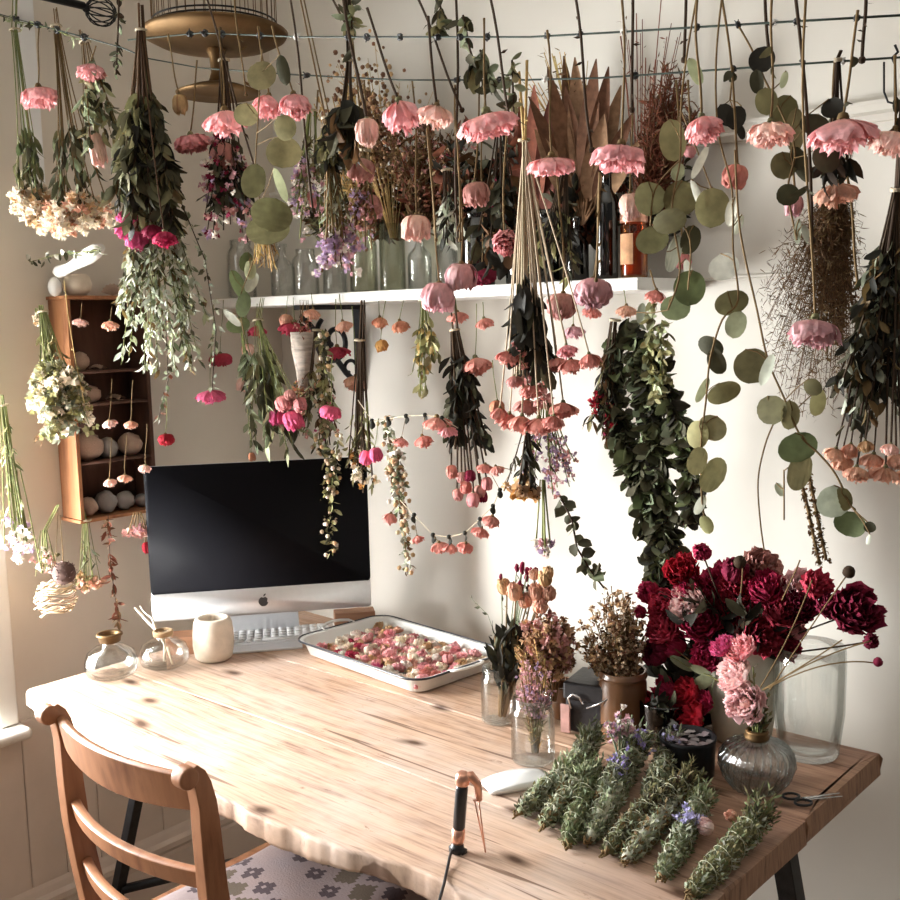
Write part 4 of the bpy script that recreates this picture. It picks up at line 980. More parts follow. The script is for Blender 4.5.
B_('black_leaf_bunch','dark wrinkled leaf bunch over the dark bottles in mid shelf','bouquet',1.42,(500,130),(500,250,32,30),12,None,'stemd',leaves=[dict(n=12,t=(.4,1),L=20,w=.5,c=['black','dark','brown'],k='oval')],tufts=[dict(n=3,t=(.5,1),s=6,off=6,c=['maroon','brown'])],seed=14)
B_('black_leaf_bunch','dark bunch with a few pale leaves left of the amber bottle','bouquet',1.42,(565,170),(558,262,26,26),12,None,'stemd',leaves=[dict(n=10,t=(.4,1),L=16,w=.3,c=['black','dark','yel','black'])],seed=15)
B_('leafy_bunch','black and white streaked dry leaves hanging over the shelf left of the mauve pair','bouquet',1.4,(447,170),(453,240,10,24),8,None,'stemd',leaves=[dict(n=7,t=(.3,1),L=18,w=.3,c=['black','white','silver'])],seed=16)
B_('rose_bouquet','slim black leaved bunch ending in small pink brown buds above the garland','bouquet',1.655,(455,330),(470,450,22,22),10,(452,300),'stemd',r=.002,leaves=[dict(n=22,t=(.2,.9),L=16,w=.45,c=['black','black','dark'],k='oval')],
   roses=[(458,495,12,13,'globe','dusty'),(466,488,13,13,'globe','coral'),(473,500,14,15,'globe','rosy'),(480,492,13,14,'globe','dusty'),(487,484,13,14,'globe','rosy'),(462,478,12,12,'globe','dusty'),(452,472,12,14,'globe','coral'),(470,476,12,12,'globe','maroon'),(483,497,10,12,'globe','maroon')],seed=17)
B_('leafy_bunch','straw yellow leaf bunch hanging against the white wall','bouquet',1.66,(424,300),(428,378,20,30),11,None,'stemg',leaves=[dict(n=9,t=(.3,1),L=11,w=.5,c=['straw','khaki','yel','olive'],k='oval')],seed=18)
B_('peony_bunch','green leafy bunch with round pink peony buds left above the screen','bouquet',1.52,(258,320),(276,420,30,34),13,(262,298),'stemg',leaves=[dict(n=12,t=(.3,1),L=21,w=.35,c=['sage','dark','pale','olive','dark'],spread=.6)],
   roses=[(277,418,18,17,'globe','magenta'),(293,421,21,21,'globe','hotpink'),(271,393,18,16,'globe','crimson'),(284,404,19,16,'globe','rosy'),(300,405,16,14,'globe','rosy'),(290,396,13,12,'globe','dusty')],seed=19)
B_('leafy_bunch','sage green leafy bunch behind the peony buds','bouquet',1.55,(240,320),(255,420,14,36),8,None,'stemg',leaves=[dict(n=12,t=(.4,1),L=13,w=.4,c=['sage','dark','silver'])],seed=20)
B_('leafy_bunch','mixed brown and green leaf bunch above the screen beside the paper cone','bouquet',1.64,(318,330),(318,425,20,26),10,None,'stemd',leaves=[dict(n=10,t=(.4,1),L=14,w=.4,c=['dark','khaki','brown','pale'])],tufts=[dict(n=3,t=(.5,1),s=7,off=6,c=['magenta','peach','dusty'],frac=.6)],seed=21)
leafy('snapdragon_spike','yellow green flower spike hanging down over the black screen','dried flower',[[(322,330),(325,400),(323,440)],[(318,440),(330,470),(326,510),(333,556)],[(338,440),(330,500),(331,540)]],1.61,9,.45,95,('yel','khaki','dark','khaki'),'oval','stemg',.0012,6,22,tufts=(.4,4.6,('cream','wheat','beige')))
B_('leafy_bunch','olive and ochre bunch hanging over the upper right of the screen','bouquet',1.64,(360,340),(358,472,20,24),12,(362,300),'stemd',r=.0018,leaves=[dict(n=9,t=(.55,1),L=12,w=.25,c=['khaki','olive','dark','yel'])],tufts=[dict(n=3,t=(.9,1),s=8,off=4,c=['ochre','cream'])],seed=23)
leafy('silver_strand','long silver grey flower strand hanging right of the screen','sprig',[[(386,418),(392,460),(402,510),(408,575)],[(396,450),(399,500)]],1.64,8,.6,130,('silver','sage','brown','pale'),'oval','stem',.0012,7,24,tufts=(.4,5,('beige','white','wheat')))
B_('statice_bunch','lilac statice bunch hanging right of the coral crown','bouquet',1.62,(545,395),(548,472,30,24),14,None,'stemg',leaves=[dict(n=3,t=(.3,.8),L=9,w=.25,c=['dark','sage'])],tufts=[dict(n=11,t=(.55,1),s=6,off=7,c=['mauve','lilac','dusty','lilac'])],seed=25)
B_('dried_bouquet','ochre yellow flower bunch under the coral crown','bouquet',1.28,(527,430),(523,492,20,10),12,None,'stemd',leaves=[dict(n=5,t=(.1,.7),L=15,w=.3,c=['black','dark'])],tufts=[dict(n=3,t=(.9,1),s=11,off=3,c=['ochre','beige','tan'])],seed=26)
B_('dried_bouquet','thin green stems with lilac tips hanging lowest at the middle','bouquet',1.3,(543,480),(545,548,14,10),7,None,'stemg',tufts=[dict(n=3,t=(.95,1),s=9,off=2,c=['lilac','mauve','white'])],seed=27,bind=False)
leafy('eucalyptus_strand','short dark eucalyptus strand running down to the straw coloured spikes','sprig',[[(560,496),(572,520),(577,548),(590,570),(604,588)]],1.40,13,.8,28,('dark','dark','sage'),'round','stemd',.0018,3,28)
leafy('eucalyptus_bunch','thick column of dark green eucalyptus hanging down to the peony bouquet','sprig',[[(616,330),(613,400),(628,460),(650,520),(660,585)],[(628,320),(645,400),(662,480),(675,560),(680,590)],[(640,330),(668,400),(688,450),(692,520)],[(606,380),(622,430),(645,480),(668,545)],[(640,380),(655,430),(650,500),(668,590)]],1.665,17,.7,300,('dark','dark','black','green','sage'),'oval','stemd',.002,8,29)
B_('dark_bunch','dark bunch with maroon flower clusters hanging left of the eucalyptus column','bouquet',1.65,(615,320),(605,425,14,26),10,None,'stemd',leaves=[dict(n=9,t=(.3,1),L=15,w=.3,c=['dark','brown','black','khaki'])],tufts=[dict(n=4,t=(.75,1),s=8,off=4,c=['deep','maroon','red'],frac=.7)],seed=30)
leafy('leafy_strand','pale yellow green hop like strand below the shelf end','sprig',[[(655,300),(648,350),(655,400)],[(662,320),(660,395)]],1.64,10,.6,80,('khaki','pale','yel','olive'),'oval','stemg',.0012,7,31)
# ---- eucalyptus at right
discs('eucalyptus_strand','round leaved eucalyptus hanging at the right end of the shelf, the largest cluster','sprig',1.12,[(697,-5),(686,60),(681,110),(680,160),(672,210),(680,270),(668,310)],
 [(695,72,13,30,'pale'),(674,140,28,42,'khaki'),(678,172,18,14,'pale',70),(648,199,34,34,'olive'),(681,199,36,36,'olive'),(668,222,36,26,'olive'),(653,240,34,28,'olive'),(674,253,38,15,'silver',75),(712,208,36,40,'khaki'),(700,163,9,36,'white',-25),(697,195,8,34,'white',20),(690,288,32,36,'green'),(675,308,32,26,'green'),(688,273,9,28,'white',10),(641,313,22,9,'silver',80),(690,240,20,30,'dark')],
 branches=[[(681,110),(697,150),(712,190)],[(680,160),(655,190),(650,235)],[(672,210),(690,240),(688,290)]])
discs('eucalyptus_strand','long eucalyptus strand with curled pale leaves right of the shelf','sprig',1.10,[(722,-5),(716,60),(718,130),(732,190),(733,250),(738,300),(722,320),(710,360),(706,400),(701,445),(702,500),(707,530)],
 [(731,212,12,30,'white',-15),(738,225,9,22,'white',-20),(726,266,34,27,'white'),(731,303,34,25,'olive'),(709,346,28,20,'dark'),(717,362,18,28,'dark',20),(702,390,9,28,'pale'),(724,393,34,22,'khaki'),(737,325,22,28,'pale'),(712,428,30,26,'khaki'),(696,435,24,30,'yel'),(697,462,32,20,'khaki',70),(714,474,40,24,'khaki',60),(700,505,10,22,'white'),(706,525,14,20,'yel')])
discs('eucalyptus_strand','eucalyptus strand curving down to the right with large folded leaves','sprig',1.08,[(735,150),(740,230),(757,310),(768,360),(785,400),(800,435),(820,455),(836,475),(850,505)],
 [(752,366,36,36,'olive'),(767,370,12,34,'white',-20),(772,410,32,30,'olive'),(789,415,20,30,'khaki'),(818,403,16,30,'yel'),(812,388,18,20,'olive'),(799,448,40,32,'green'),(800,471,40,24,'khaki',75),(833,502,34,34,'silver'),(842,500,18,26,'khaki'),(851,524,32,26,'green'),(870,527,12,12,'dark'),(868,540,5,12,'white'),(780,490,8,16,'silver')],
 branches=[[(775,420),(765,445),(758,480),(760,520),(764,550)],[(784,470),(784,520)]])
discs('eucalyptus_strand','dark leaf strand at the upper right, left of the largest rose','sprig',1.14,[(738,25),(752,50),(765,80),(780,110),(795,150),(788,190),(797,240)],
 [(762,60,26,26,'black'),(757,82,14,24,'dark'),(766,102,22,28,'khaki'),(783,112,28,34,'olive'),(784,80,8,18,'pale'),(797,130,20,44,'khaki'),(783,166,26,28,'olive'),(800,165,18,40,'dark'),(815,125,30,22,'dark'),(788,195,24,22,'dark'),(797,232,8,26,'silver'),(806,235,8,22,'silver'),(833,108,24,20,'black'),(825,160,26,30,'dark')])
discs('leaf_pair','dark folded leaves hanging from the lower wire at right','sprig',1.2,[(733,67),(730,100)],[(726,115,18,24,'black',30),(737,118,20,24,'black',-20),(741,132,8,16,'black')])
B_('leafy_bunch','black leaf tuft below the largest pink rose','bouquet',1.17,(838,60),(838,165,13,16),6,(842,50),'stemd',leaves=[dict(n=5,t=(.92,1),L=26,w=.4,c=['black','black','stemd'])],seed=33)
B_('smoke_bush','soft brown feathery bunch hanging at the right','bouquet',1.28,(838,190),(812,320,50,100),110,(850,150),'brown',r=.00032,leaves=[dict(n=75,t=(.02,1),L=9,w=.10,c=['brown','twig','stem','brown'],spread=2.0,off=9)],seed=34,bulge=.5,dz=.6)
B_('seed_bunch','dense brown seed bunch behind the mauve rose at right','bouquet',1.34,(838,205),(836,290,20,70),22,None,'brown',leaves=[dict(n=80,t=(.05,1),L=6,w=.7,c=['brown','twig','stem'],off=7)],seed=35)
leafy('catkin','pair of thin brown catkins hanging below the feathery bunch','sprig',[[(798,470),(806,500),(812,530),(820,565)],[(808,470),(814,500),(820,530),(826,560)]],1.2,5,.6,170,('brown','stem','twig'),'oval','stem',.002,3,36)
stems('curved brown stem arching beside the feathery bunch', (846,170,858,285), 1.22, 'stem', .0016)
B_('rose_bouquet','large bunch with dark leaves and peach roses at the right edge','bouquet',1.12,(897,190),(872,385,44,56),32,(905,60),'stemd',r=.0011,leaves=[dict(n=30,t=(.30,1),L=17,w=.42,c=['black','dark','black','silver','dark','stem'],k='oval',spread=.8,off=5)],
   roses=[(834,455,20,16,'open','peach'),(850,452,18,18,'open','peach'),(842,464,22,18,'open','peach'),(856,475,26,18,'open','peach'),(872,462,24,18,'open','peach'),(884,475,28,18,'open','peach'),(897,462,24,18,'open','peach'),(866,447,16,14,'open','beige'),(890,450,18,14,'open','pale'),(903,478,20,18,'open','peach')],seed=37)
# ---- left lower things
B_('green_bunch','fresh green stem bunch with small white flowers at the left edge','bouquet',1.06,(3,405),(16,540,16,28),12,(2,395),'stemg',r=.0018,leaves=[dict(n=4,t=(.1,.9),L=13,w=.2,c=['green','khaki','pale'])],tufts=[dict(n=4,t=(.93,1),s=9,off=5,c=['white','lilac','white'])],seed=38)
stems('green flower stalk slanting from the left edge bunch', (20,470,42,572), 1.08, 'stemg', .0014)
B_('dried_bouquet','small white and green flower sprig beside the seed ball','bouquet',1.12,(44,530),(46,570,14,10),8,(57,505),'stemg',tufts=[dict(n=5,t=(.6,1),s=6,off=4,c=['white','cream','khaki','dusty'])],seed=39,bind=False)
# straw nest
t = world(thing('straw_nest','small tan woven straw nest hanging lowest at the left','nest',tuple(PY(56,598,1.13)))); m = MB(); c0 = PY(56,597,1.13); rn = random.Random(4)
for k in range(46):
    a0 = rn.uniform(0,6.28); z = rn.uniform(-1,1); rr = S(22,c0)*math.sqrt(1-z*z*.6)*rn.uniform(.75,1.0); hz = z*S(17,c0)
    m.tube([c0+Vector((rr*math.cos(a0+q*.3), rr*math.sin(a0+q*.3), hz+.004*math.sin(q+a0)+rr*.25*math.cos(a0+q*.3))) for q in range(rn.randint(6,13))], .0018, 4, vary(LF['wheat'], .25, rn))
ob('straws', m, 'woody', t); m = MB(); m.tube([c0+Vector((0,0,S(15,c0))), PY(58,508,1.13)], .0008, 4, LF['stem']); ob('thread', m, 'stem', t)
t = world(thing('seed_ball','round bronze seed head hanging just above the straw nest','seed head',tuple(PY(64,573,1.13)))); c0 = PY(64,573,1.13); m = MB()
m.ball(tuple(c0), S(11.5,c0), srgb(92,72,66), 16, 10); ob('pod', m, 'woody', t)
m = MB()
for k in range(90): d = rv(); tinyleaf(m, c0+d*S(11,c0), d, S(2.5,c0), S(2,c0), srgb(120,100,96))
ob('spines', m, 'woody', t); m = MB(); m.tube([c0, PY(60,515,1.13)], .001, 5, LF['stem']); ob('stem', m, 'stem', t)
B_('dried_bouquet','little tied bunch with peach brown flower heads below the wall box','bouquet',1.24,(86,520),(90,585,15,8),10,(83,508),'stemg',leaves=[dict(n=3,t=(.3,.9),L=10,w=.2,c=['dark','sage'])],tufts=[dict(n=3,t=(.95,1),s=10,off=2,c=['peach','khaki','beige'])],seed=40)
leafy('red_spike','slim reddish brown dried flower spike below the wall box','dried flower',[[(108,515),(110,560),(114,590),(119,622)]],1.26,10,.4,60,('red','brown','red'),'lance','stemd',.001,3,41)
B_('dried_bouquet','faded pink petals on threads below the right corner of the wall box','bouquet',1.28,(138,512),(137,532,11,5),7,None,'stem',tufts=[dict(n=3,t=(.9,1),s=10,off=3,c=['pale','mauve','dusty'])],seed=42,bind=False)
t = R_(147,548,10,12,'globe','red','dark red bud beside the top left corner of the screen',1.3,(146,520))
# ================================================================ wall box with shells
BY = 1.205
ftl = PY(63,299,BY); fbl = PY(78,520,BY); bd = ftl.x-XL; print('box depth', bd)
bx1 = XL+.085; fy1 = PX(158,505,bx1).y; by0 = PX(66,299,bx1).y; zt = PX(66,299,bx1).z; zb = PX(78,521,bx1).z
print('box', by0, fy1, zt, zb)
wb = world(thing('wall_box','brown wooden wall box with shelves of shells hanging on the left wall','shelf box',(XL+.04,(by0+fy1)/2,zb)))
th = .010
m = MB(); m.box((XL+.001,by0,zb),(bx1,by0+th,zt)); ob('side_panel', m, 'box_wood', wb, bevel=.0015)
m = MB(); m.box((XL+.001,fy1-th,zb),(bx1,fy1,zt)); ob('side_panel', m, 'box_wood_shaded', wb, bevel=.0015)  # right panel takes the darker copy so that it looks shaded
m = MB(); m.box((XL+.001,by0-.004,zt),(bx1+.004,fy1+.004,zt+.008)); ob('top_panel', m, 'box_wood', wb, bevel=.001)
m = MB(); m.box((XL+.001,by0-.004,zb-.008),(bx1+.004,fy1+.004,zb)); ob('bottom_panel', m, 'box_wood', wb, bevel=.001)
ob('back_panel', box((XL+.001,by0+th,zb),(XL+.007,fy1-th,zt)), 'box_wood_shaded', wb)
SH = [PX(75,372,bx1).z, PX(77,405,bx1).z, PX(78,464,bx1).z]
for z in SH: ob('shelf', box((XL+.007,by0+th,z-.006),(bx1-.002,fy1-th,z)), 'box_wood_shaded', wb)
def shell_mesh(seed, kind):
    rn = random.Random(seed); m = MB()
    if kind == 0:   # ribbed scallop-like
        vs = []; n, k = 9, 14
        for i in range(n+1):
            for j in range(k+1):
                a = -1.25+2.5*j/k; r = i/n*(1+.04*math.cos(j*PI)); vs.append((math.sin(a)*r, math.cos(a)*r*.9, .45*math.sin(PI*min(1,i/n*.9))*(1-.5*(a/1.3)**2)+.03*math.cos(j*PI)))
        b = len(vs); fs = [(i*(k+1)+j, i*(k+1)+j+1, (i+1)*(k+1)+j+1, (i+1)*(k+1)+j) for i in range(n) for j in range(k)]
        vs += [(x, y, 0) for x, y, z in vs]; fs += [tuple(b+q for q in reversed(f)) for f in fs]; m.add(vs, fs)
    else:
        m.ball((0,0,.5), .8, (1,1,1), 11, 8, sq=(1,.85,.62), jit=.10)
    return m
SHM = [shell_mesh(1,0).mesh('shell','shell'), shell_mesh(2,1).mesh('stone','grey_stone'), shell_mesh(3,1).mesh('stone','shell')]
def shelf_items(z, lst, row):
    for (px, py, w, k, lab) in lst:
        p = PX(px, py, bx1-.035); o = bpy.data.objects.new('seashell' if k != 1 else 'pebble', SHM[k]); C.objects.link(o)
        s = S(w/2, p)/.62; o.location = (XL+.045, p.y, z+.0005); o.scale = (s*.7, s, s*(1.15 if k else .8)); o.rotation_euler = (0,0,random.Random(int(px)).uniform(0,6))
        if k == 0: o.rotation_euler = (0,0,PI/2)
        tag(o, lab, 'seashell' if k != 1 else 'pebble', 'shells and pebbles in the wall box')
shelf_items(SH[0], [(82,368,20,2,'brownish lump at the left of the first compartment in the wall box'),(102,370,18,0,'pale flat shell at the right of the first compartment in the wall box')], 0)
shelf_items(SH[1], [(92,398,18,2,'rounded tan shell in the second compartment of the wall box'),(120,400,20,0,'fan shell in the second compartment of the wall box')], 1)
shelf_items(SH[2], [(88,458,30,2,'large pale orange shell at the left above the lowest compartment'),(109,455,22,1,'grey stone in the middle above the lowest compartment'),(131,448,24,2,'tall brown shell at the right above the lowest compartment')], 2)
shelf_items(zb, [(90,509,20,2,'low tan shell at the left of the lowest compartment'),(107,503,24,1,'larger grey pebble in the lowest compartment'),(126,500,20,1,'dark pebble right of the larger one in the lowest compartment'),(143,498,14,1,'small grey pebble at the right end of the lowest compartment')], 3)
for (x, y, w, h, c, lb) in [(80,323,15,9,'pale','pale petal cluster hanging before the top compartment, left'),(110,326,16,11,'peach','peach bud hanging before the top compartment, right'),(110,424,14,9,'pale','pale pink bud before the third compartment, left'),(131,425,14,9,'peach','peach bud before the third compartment, right'),(110,483,13,9,'pale','pale bud before the lowest compartment, left'),(125,479,14,9,'peach','peach bud before the lowest compartment, middle'),(145,469,12,9,'pale','pale bud before the lowest compartment, right')]:
    rose(x, y, w, h, 'open', c, lb, 1.19, (x+2, y-20 if y < 400 else y-45), 0, 'buds hanging before the wall box', r=.0006)
# on top of the box
c0 = PX(80,297,bx1-.04)
m = MB(); m.lathe([(0,0),(.018,0),(.030,.012),(.033,.026),(.028,.042),(.020,.050),(.014,.050),(.02,.040),(.026,.026),(0,.006)], 20, wob=.04); o = ob('round_pot', m, 'stoneware'); o.location = (XL+.05, PX(78,295,XL+.05).y, zt+.0085); tag(o, 'small round brown pot on top of the wall box', 'pot')
m = MB(); m.ball((0,0,.02), .022, (1,1,1), 12, 8, sq=(.8,.7,1.0), jit=.05); o = ob('white_stone', m, 'white_gloss'); o.location = (XL+.05, PX(50,290,XL+.05).y+.012, zt+.009); tag(o, 'white rounded stone at the left on top of the wall box', 'stone')
o = bpy.data.objects.new('seashell', SHM[0]); C.objects.link(o); s = .026; o.location = (XL+.05, PX(112,292,XL+.05).y, zt+.009); o.scale = (s,s*1.3,s); o.rotation_euler = (1.1,0,.9); tag(o, 'pinkish fan shell standing on top of the wall box', 'seashell')
# folded white petals / bone on the pot
m = MB(); a = PY(56,272,1.22); b = PY(102,247,1.22)
m.tube(wob(a, b, 8, .06), [.008,.014,.013,.011,.012,.015,.018,.016,.008], 12); o = ob('driftwood', m, 'white_cloth', org=tuple(a)); tag(o, 'white bleached driftwood piece lying over the round pot', 'driftwood')
leafy('leafy_strand','small grey green twig lying on the wall box top','sprig',[[(30,262),(55,255),(100,250)]],1.18,9,.5,30,('sage','dark','white'),'oval','stemg',.001,5,43)
# green white hydrangea in front of the box
B_('hydrangea','pale green hydrangea hanging in front of the wall box side','dried flower',1.14,(43,312),(62,410,30,34),26,(42,305),'stemg',leaves=[dict(n=2,t=(.2,.5),L=10,w=.4,c=['khaki'])],tufts=[dict(n=20,t=(.72,1),s=11,off=8,c=['cream','yel','cream','silver','khaki'])],seed=44)
B_('hydrangea','small cream flower knot tied at the upper left of the wall box','dried flower',1.15,(40,308),(41,320,5,5),8,None,'stemg',tufts=[dict(n=3,t=(.7,1),s=6,off=2,c=['cream','white','tan'])],seed=45,bind=False)
stems('pale thread hanging down before the wall box', (64,280,84,402), 1.16, 'straw', .0007)
B_('dried_bouquet','brown wispy grass hanging behind the hydrangea','bouquet',1.16,(50,425),(48,437,12,8),10,None,'brown',leaves=[dict(n=6,t=(.2,1),L=8,w=.2,c=['brown','straw'])],seed=46,bind=False)

# ================================================================ curtain rod with cage finial
cr = world(thing('curtain_rod','black curtain rod with an open cage finial at the top left','curtain rod',tuple(PX(100,12,-2.2)))); e = PX(84,6,-2.2)
m = MB(); m.tube([(e.x, -.05, e.z+.004), tuple(e)], .0085, 12); ob('rod', m, 'black_iron', cr)
m = MB(); m.tube([(XL,1.0,e.z),(e.x,1.0,e.z)], .005, 8); ob('holder', m, 'black_iron', cr)
fc = PX(101,12,-2.2); m = MB(); R0 = S(13.5, fc)
for k in range(12):
    a = 2*PI*k/12; m.tube([fc+Vector((math.cos(a)*R0*math.sin(t), -math.cos(t)*R0*1.15, math.sin(a)*R0*math.sin(t))) for t in [q*PI/10 for q in range(11)]], .0016, 5)
m.ball(tuple(fc+Vector((0,R0*1.2,0))), .006, n=8, m=6); m.ball(tuple(fc-Vector((0,R0*1.2,0))), .009, n=8, m=6); ob('finial', m, 'black_iron', cr)

# ================================================================ birdcage on a brass dish
bc = PY(216,46,1.30); bcg = world(thing('birdcage','round wire birdcage standing on a brass pedestal dish, hung at the top left','birdcage',tuple(bc))); RP = S(72, bc)
m = MB(); zc = bc.z
m.lathe([(.0,-.006),(RP*.5,-.004),(RP*.8,.004),(RP*.97,.016),(RP,.024),(RP*.985,.026),(RP*.95,.018),(RP*.7,.008),(0,.004)], 56, (bc.x,bc.y,zc)); ob('dish', m, 'brass', bcg)
fz = PY(213,92,1.30).z; RF = S(42, bc)
m = MB(); m.lathe([(.016,0),(.020,-.01),(.014,-.02),(.012,(fz-zc)*.6),(.018,(fz-zc)*.8),(RF*.6,fz-zc+.008),(RF,fz-zc-.004),(RF*.98,fz-zc-.008),(RF*.5,fz-zc-.002),(0,fz-zc-.002)], 40, (bc.x,bc.y,zc)); ob('foot', m, 'brass', bcg)
m = MB(); RC = S(61, bc)
for k in range(40):
    a = 2*PI*k/40; pts = [(bc.x+RC*math.cos(a), bc.y+RC*math.sin(a), zc+.012+q*.03) for q in range(6)]
    pts += [(bc.x+RC*math.cos(a)*math.cos(q*.26), bc.y+RC*math.sin(a)*math.cos(q*.26), zc+.162+RC*.8*math.sin(q*.26)) for q in range(1,7)]
    m.tube(pts, .0009, 4, cap=False)
ob('wires', m, 'brass', bcg)
for z in (.018,.034,.042,.15):
    m = MB(); m.tube([(bc.x+RC*math.cos(a*PI/24), bc.y+RC*math.sin(a*PI/24), zc+z) for a in range(48)], .0018, 5, closed=True); ob('hoop', m, 'black_iron', bcg)
m = MB(); m.tube([(bc.x,bc.y,zc+.162+RC*.8),(bc.x,bc.y,2.8)], .002, 6); ob('hanging_chain', m, 'black_iron', bcg)

mat('kraft_paper', (.50,.27,.14), .8, scale=50, amt=.25); mat('amber_fill', (.42,.17,.06), .4, scale=12, amt=.3)
# ================================================================ things on the shelf
def vessel(name, label, cat, px, Y, z, rpx, hpx, mname, prof=None, parts=(), n=28):
    c = PY(px, 280, Y); c = Vector((c.x, Y, z)); r = S(rpx, c); h = S(hpx, c)
    t = thing(name, label, cat, tuple(c)); pr = prof or [(0,.001),(.92,.001),(1,.04),(1,.74),(.95,.80),(.72,.87),(.70,.90),(.74,.92),(.74,1),(.66,1),(.64,.9),(.88,.79),(.93,.73),(.93,.06),(.85,.03),(0,.03)]
    m = MB(); m.lathe([(a*r, b*h) for a, b in pr], n, close=False); ob('body', m, mname, t); return t, c, r, h
BOT = [(0,.001),(.9,.001),(1,.03),(1,.55),(.9,.62),(.45,.72),(.34,.78),(.33,.94),(.42,.95),(.42,1),(.26,1),(.26,.78),(.38,.71),(.85,.6),(.93,.54),(.93,.04),(0,.03)]
CYL = [(0,.001),(.96,.001),(1,.02),(1,1),(.92,1),(.92,.03),(0,.03)]
sy = 1.77
for (px, rp, hp, mn, pr, lab) in [(242,14,58,'glass',None,'clear glass jar standing first from the left on the shelf'),(283,12,52,'glass',BOT,'clear slim bottle on the shelf between the first jar and the lilac bunch'),(306,13,46,'glass',None,'short clear jar on the shelf behind the lilac bunch'),
  (335,12,50,'glass',CYL,'clear straight glass on the shelf behind the purple blossoms'),(364,14,62,'green_glass',None,'greenish glass jar on the shelf beside the clear straight glass'),(393,13,66,'green_glass',CYL,'tall greenish straight glass in the middle left of the shelf'),(420,12,58,'glass',BOT,'clear bottle on the shelf under the pale dusty rose'),(447,11,55,'glass',CYL,'clear glass behind the black and white leaves on the shelf'),
  (478,17,76,'dark_glass',None,'wide dark glass jar on the shelf under the dusty rose'),(520,14,70,'dark_glass',BOT,'dark bottle on the shelf behind the pale stems'),(548,15,72,'dark_glass',None,'dark jar on the shelf left of the tall embossed bottle'),(577,12,64,'dark_glass',BOT,'slim dark bottle on the shelf beside the tall embossed one')]:
    vessel('glass_jar' if pr is None else 'glass_bottle', lab, 'jar' if pr is None else 'bottle', px, sy, SZ, rp, hp, mn, pr)
t, c, r, h = vessel('glass_bottle','tall dark embossed bottle left of the amber bottle on the shelf','bottle',607,sy-.02,SZ,11,108,'dark_glass',[(0,.001),(.95,.001),(1,.02),(1,.68),(.9,.74),(.5,.82),(.45,.86),(.45,.96),(.6,.965),(.6,1),(.35,1),(.35,.84),(0,.03)])
m = MB(); m.lathe([(r*.45,h),(r*.5,h+.004),(r*.5,h+.012),(0,h+.014)], 16); ob('stopper', m, 'dark_glass', t)
t, c, r, h = vessel('amber_bottle','small amber glass bottle with a pale label near the right shelf end','bottle',634,sy-.05,SZ,13.5,60,'amber_glass',[(0,.001),(.95,.001),(1,.03),(1,.82),(.92,.88),(.95,.9),(.95,.96),(.9,.96),(.9,.88),(.93,.8),(.93,.05),(0,.04)])
m = MB(); m.lathe([(r*.92,h*.9),(r*1.02,h*.91),(r*1.02,h*1.04),(r*.9,h*1.06),(0,h*1.06)], 24); ob('cap', m, 'copper', t)
m = MB(); vs = []; fs = []
for i in range(9):
    a = math.radians(225+i*9); 
    for z in (.22,.72): vs.append((r*1.012*math.cos(a), r*1.012*math.sin(a), h*z))
for i in range(8): fs.append((2*i, 2*i+2, 2*i+3, 2*i+1))
m.add(vs, fs); lb_ = ob('paper_label', m, 'kraft_paper', t.children[0])
m = MB(); m.lathe([(0,h*.06),(r*.88,h*.06),(r*.88,h*.72),(0,h*.72)], 20); ob('contents', m, 'amber_fill', t)
# dried arrangements standing on the shelf, rooted in the jars
def arr(label, px, Y, cx, cy, rx, ry, n, seed, name='dried_arrangement', base=238, **kw):
    return bunch(name, label, 'dried arrangement', Y, (px, base), (cx, cy, rx, ry), n, None, seed=seed, grav=0, **kw)
arr('tan cloud of tiny seed heads standing on the shelf behind the two layered roses', 393, 1.78, 378, 100, 62, 56, 34, 50, scol='straw', r=.0006, leaves=[dict(n=5,t=(.4,1),L=6,w=.2,c=['straw','khaki'],off=4)], tufts=[dict(n=26,t=(.5,1),s=4.2,off=15,c=['tan','brown','brown','beige'],k='ball')], bind=False)
arr('straw yellow flower fan on the shelf left of the tan cloud', 364, 1.80, 345, 115, 34, 36, 22, 51, scol='straw', leaves=[dict(n=12,t=(.3,1),L=10,w=.3,c=['straw','khaki','straw'])], tufts=[dict(n=4,t=(.8,1),s=5,off=6,c=['beige','cream'])], bind=False)
arr('ochre brown grass arrangement on the shelf behind the pale rose', 420, 1.80, 430, 150, 50, 44, 34, 52, scol='stem', r=.0007, leaves=[dict(n=34,t=(.1,1),L=12,w=.3,c=['brown','red','stem','twig'],off=5)], tufts=[dict(n=7,t=(.6,1),s=5.5,off=7,c=['tan','brown','dusty'])], bind=False)
arr('dark reddish leaf arrangement in the wide dark jar on the shelf', 478, 1.80, 478, 170, 50, 50, 28, 53, scol='stemd', leaves=[dict(n=30,t=(.0,1),L=16,w=.45,c=['dark','red','black','brown'],k='oval')], tufts=[dict(n=4,t=(.5,1),s=5,off=8,c=['maroon','brown','dusty'])], bind=False)
arr('dark brown foliage filling the middle of the shelf behind the pale stems', 520, 1.84, 530, 190, 42, 55, 26, 54, scol='stemd', leaves=[dict(n=36,t=(.0,1),L=17,w=.4,c=['black','dark','red'],k='oval')], bind=False)
arr('olive dried leaves on the shelf behind the lilac bunch', 335, 1.82, 325, 190, 36, 48, 22, 55, scol='stem', leaves=[dict(n=24,t=(.1,1),L=14,w=.3,c=['olive','brown','dark','khaki'])], bind=False)
arr('brown leaf arrangement behind the middle jars on the shelf', 393, 1.84, 395, 195, 44, 44, 24, 62, scol='stem', leaves=[dict(n=34,t=(.0,1),L=14,w=.35,c=['brown','stemd','dark','red'])], bind=False)
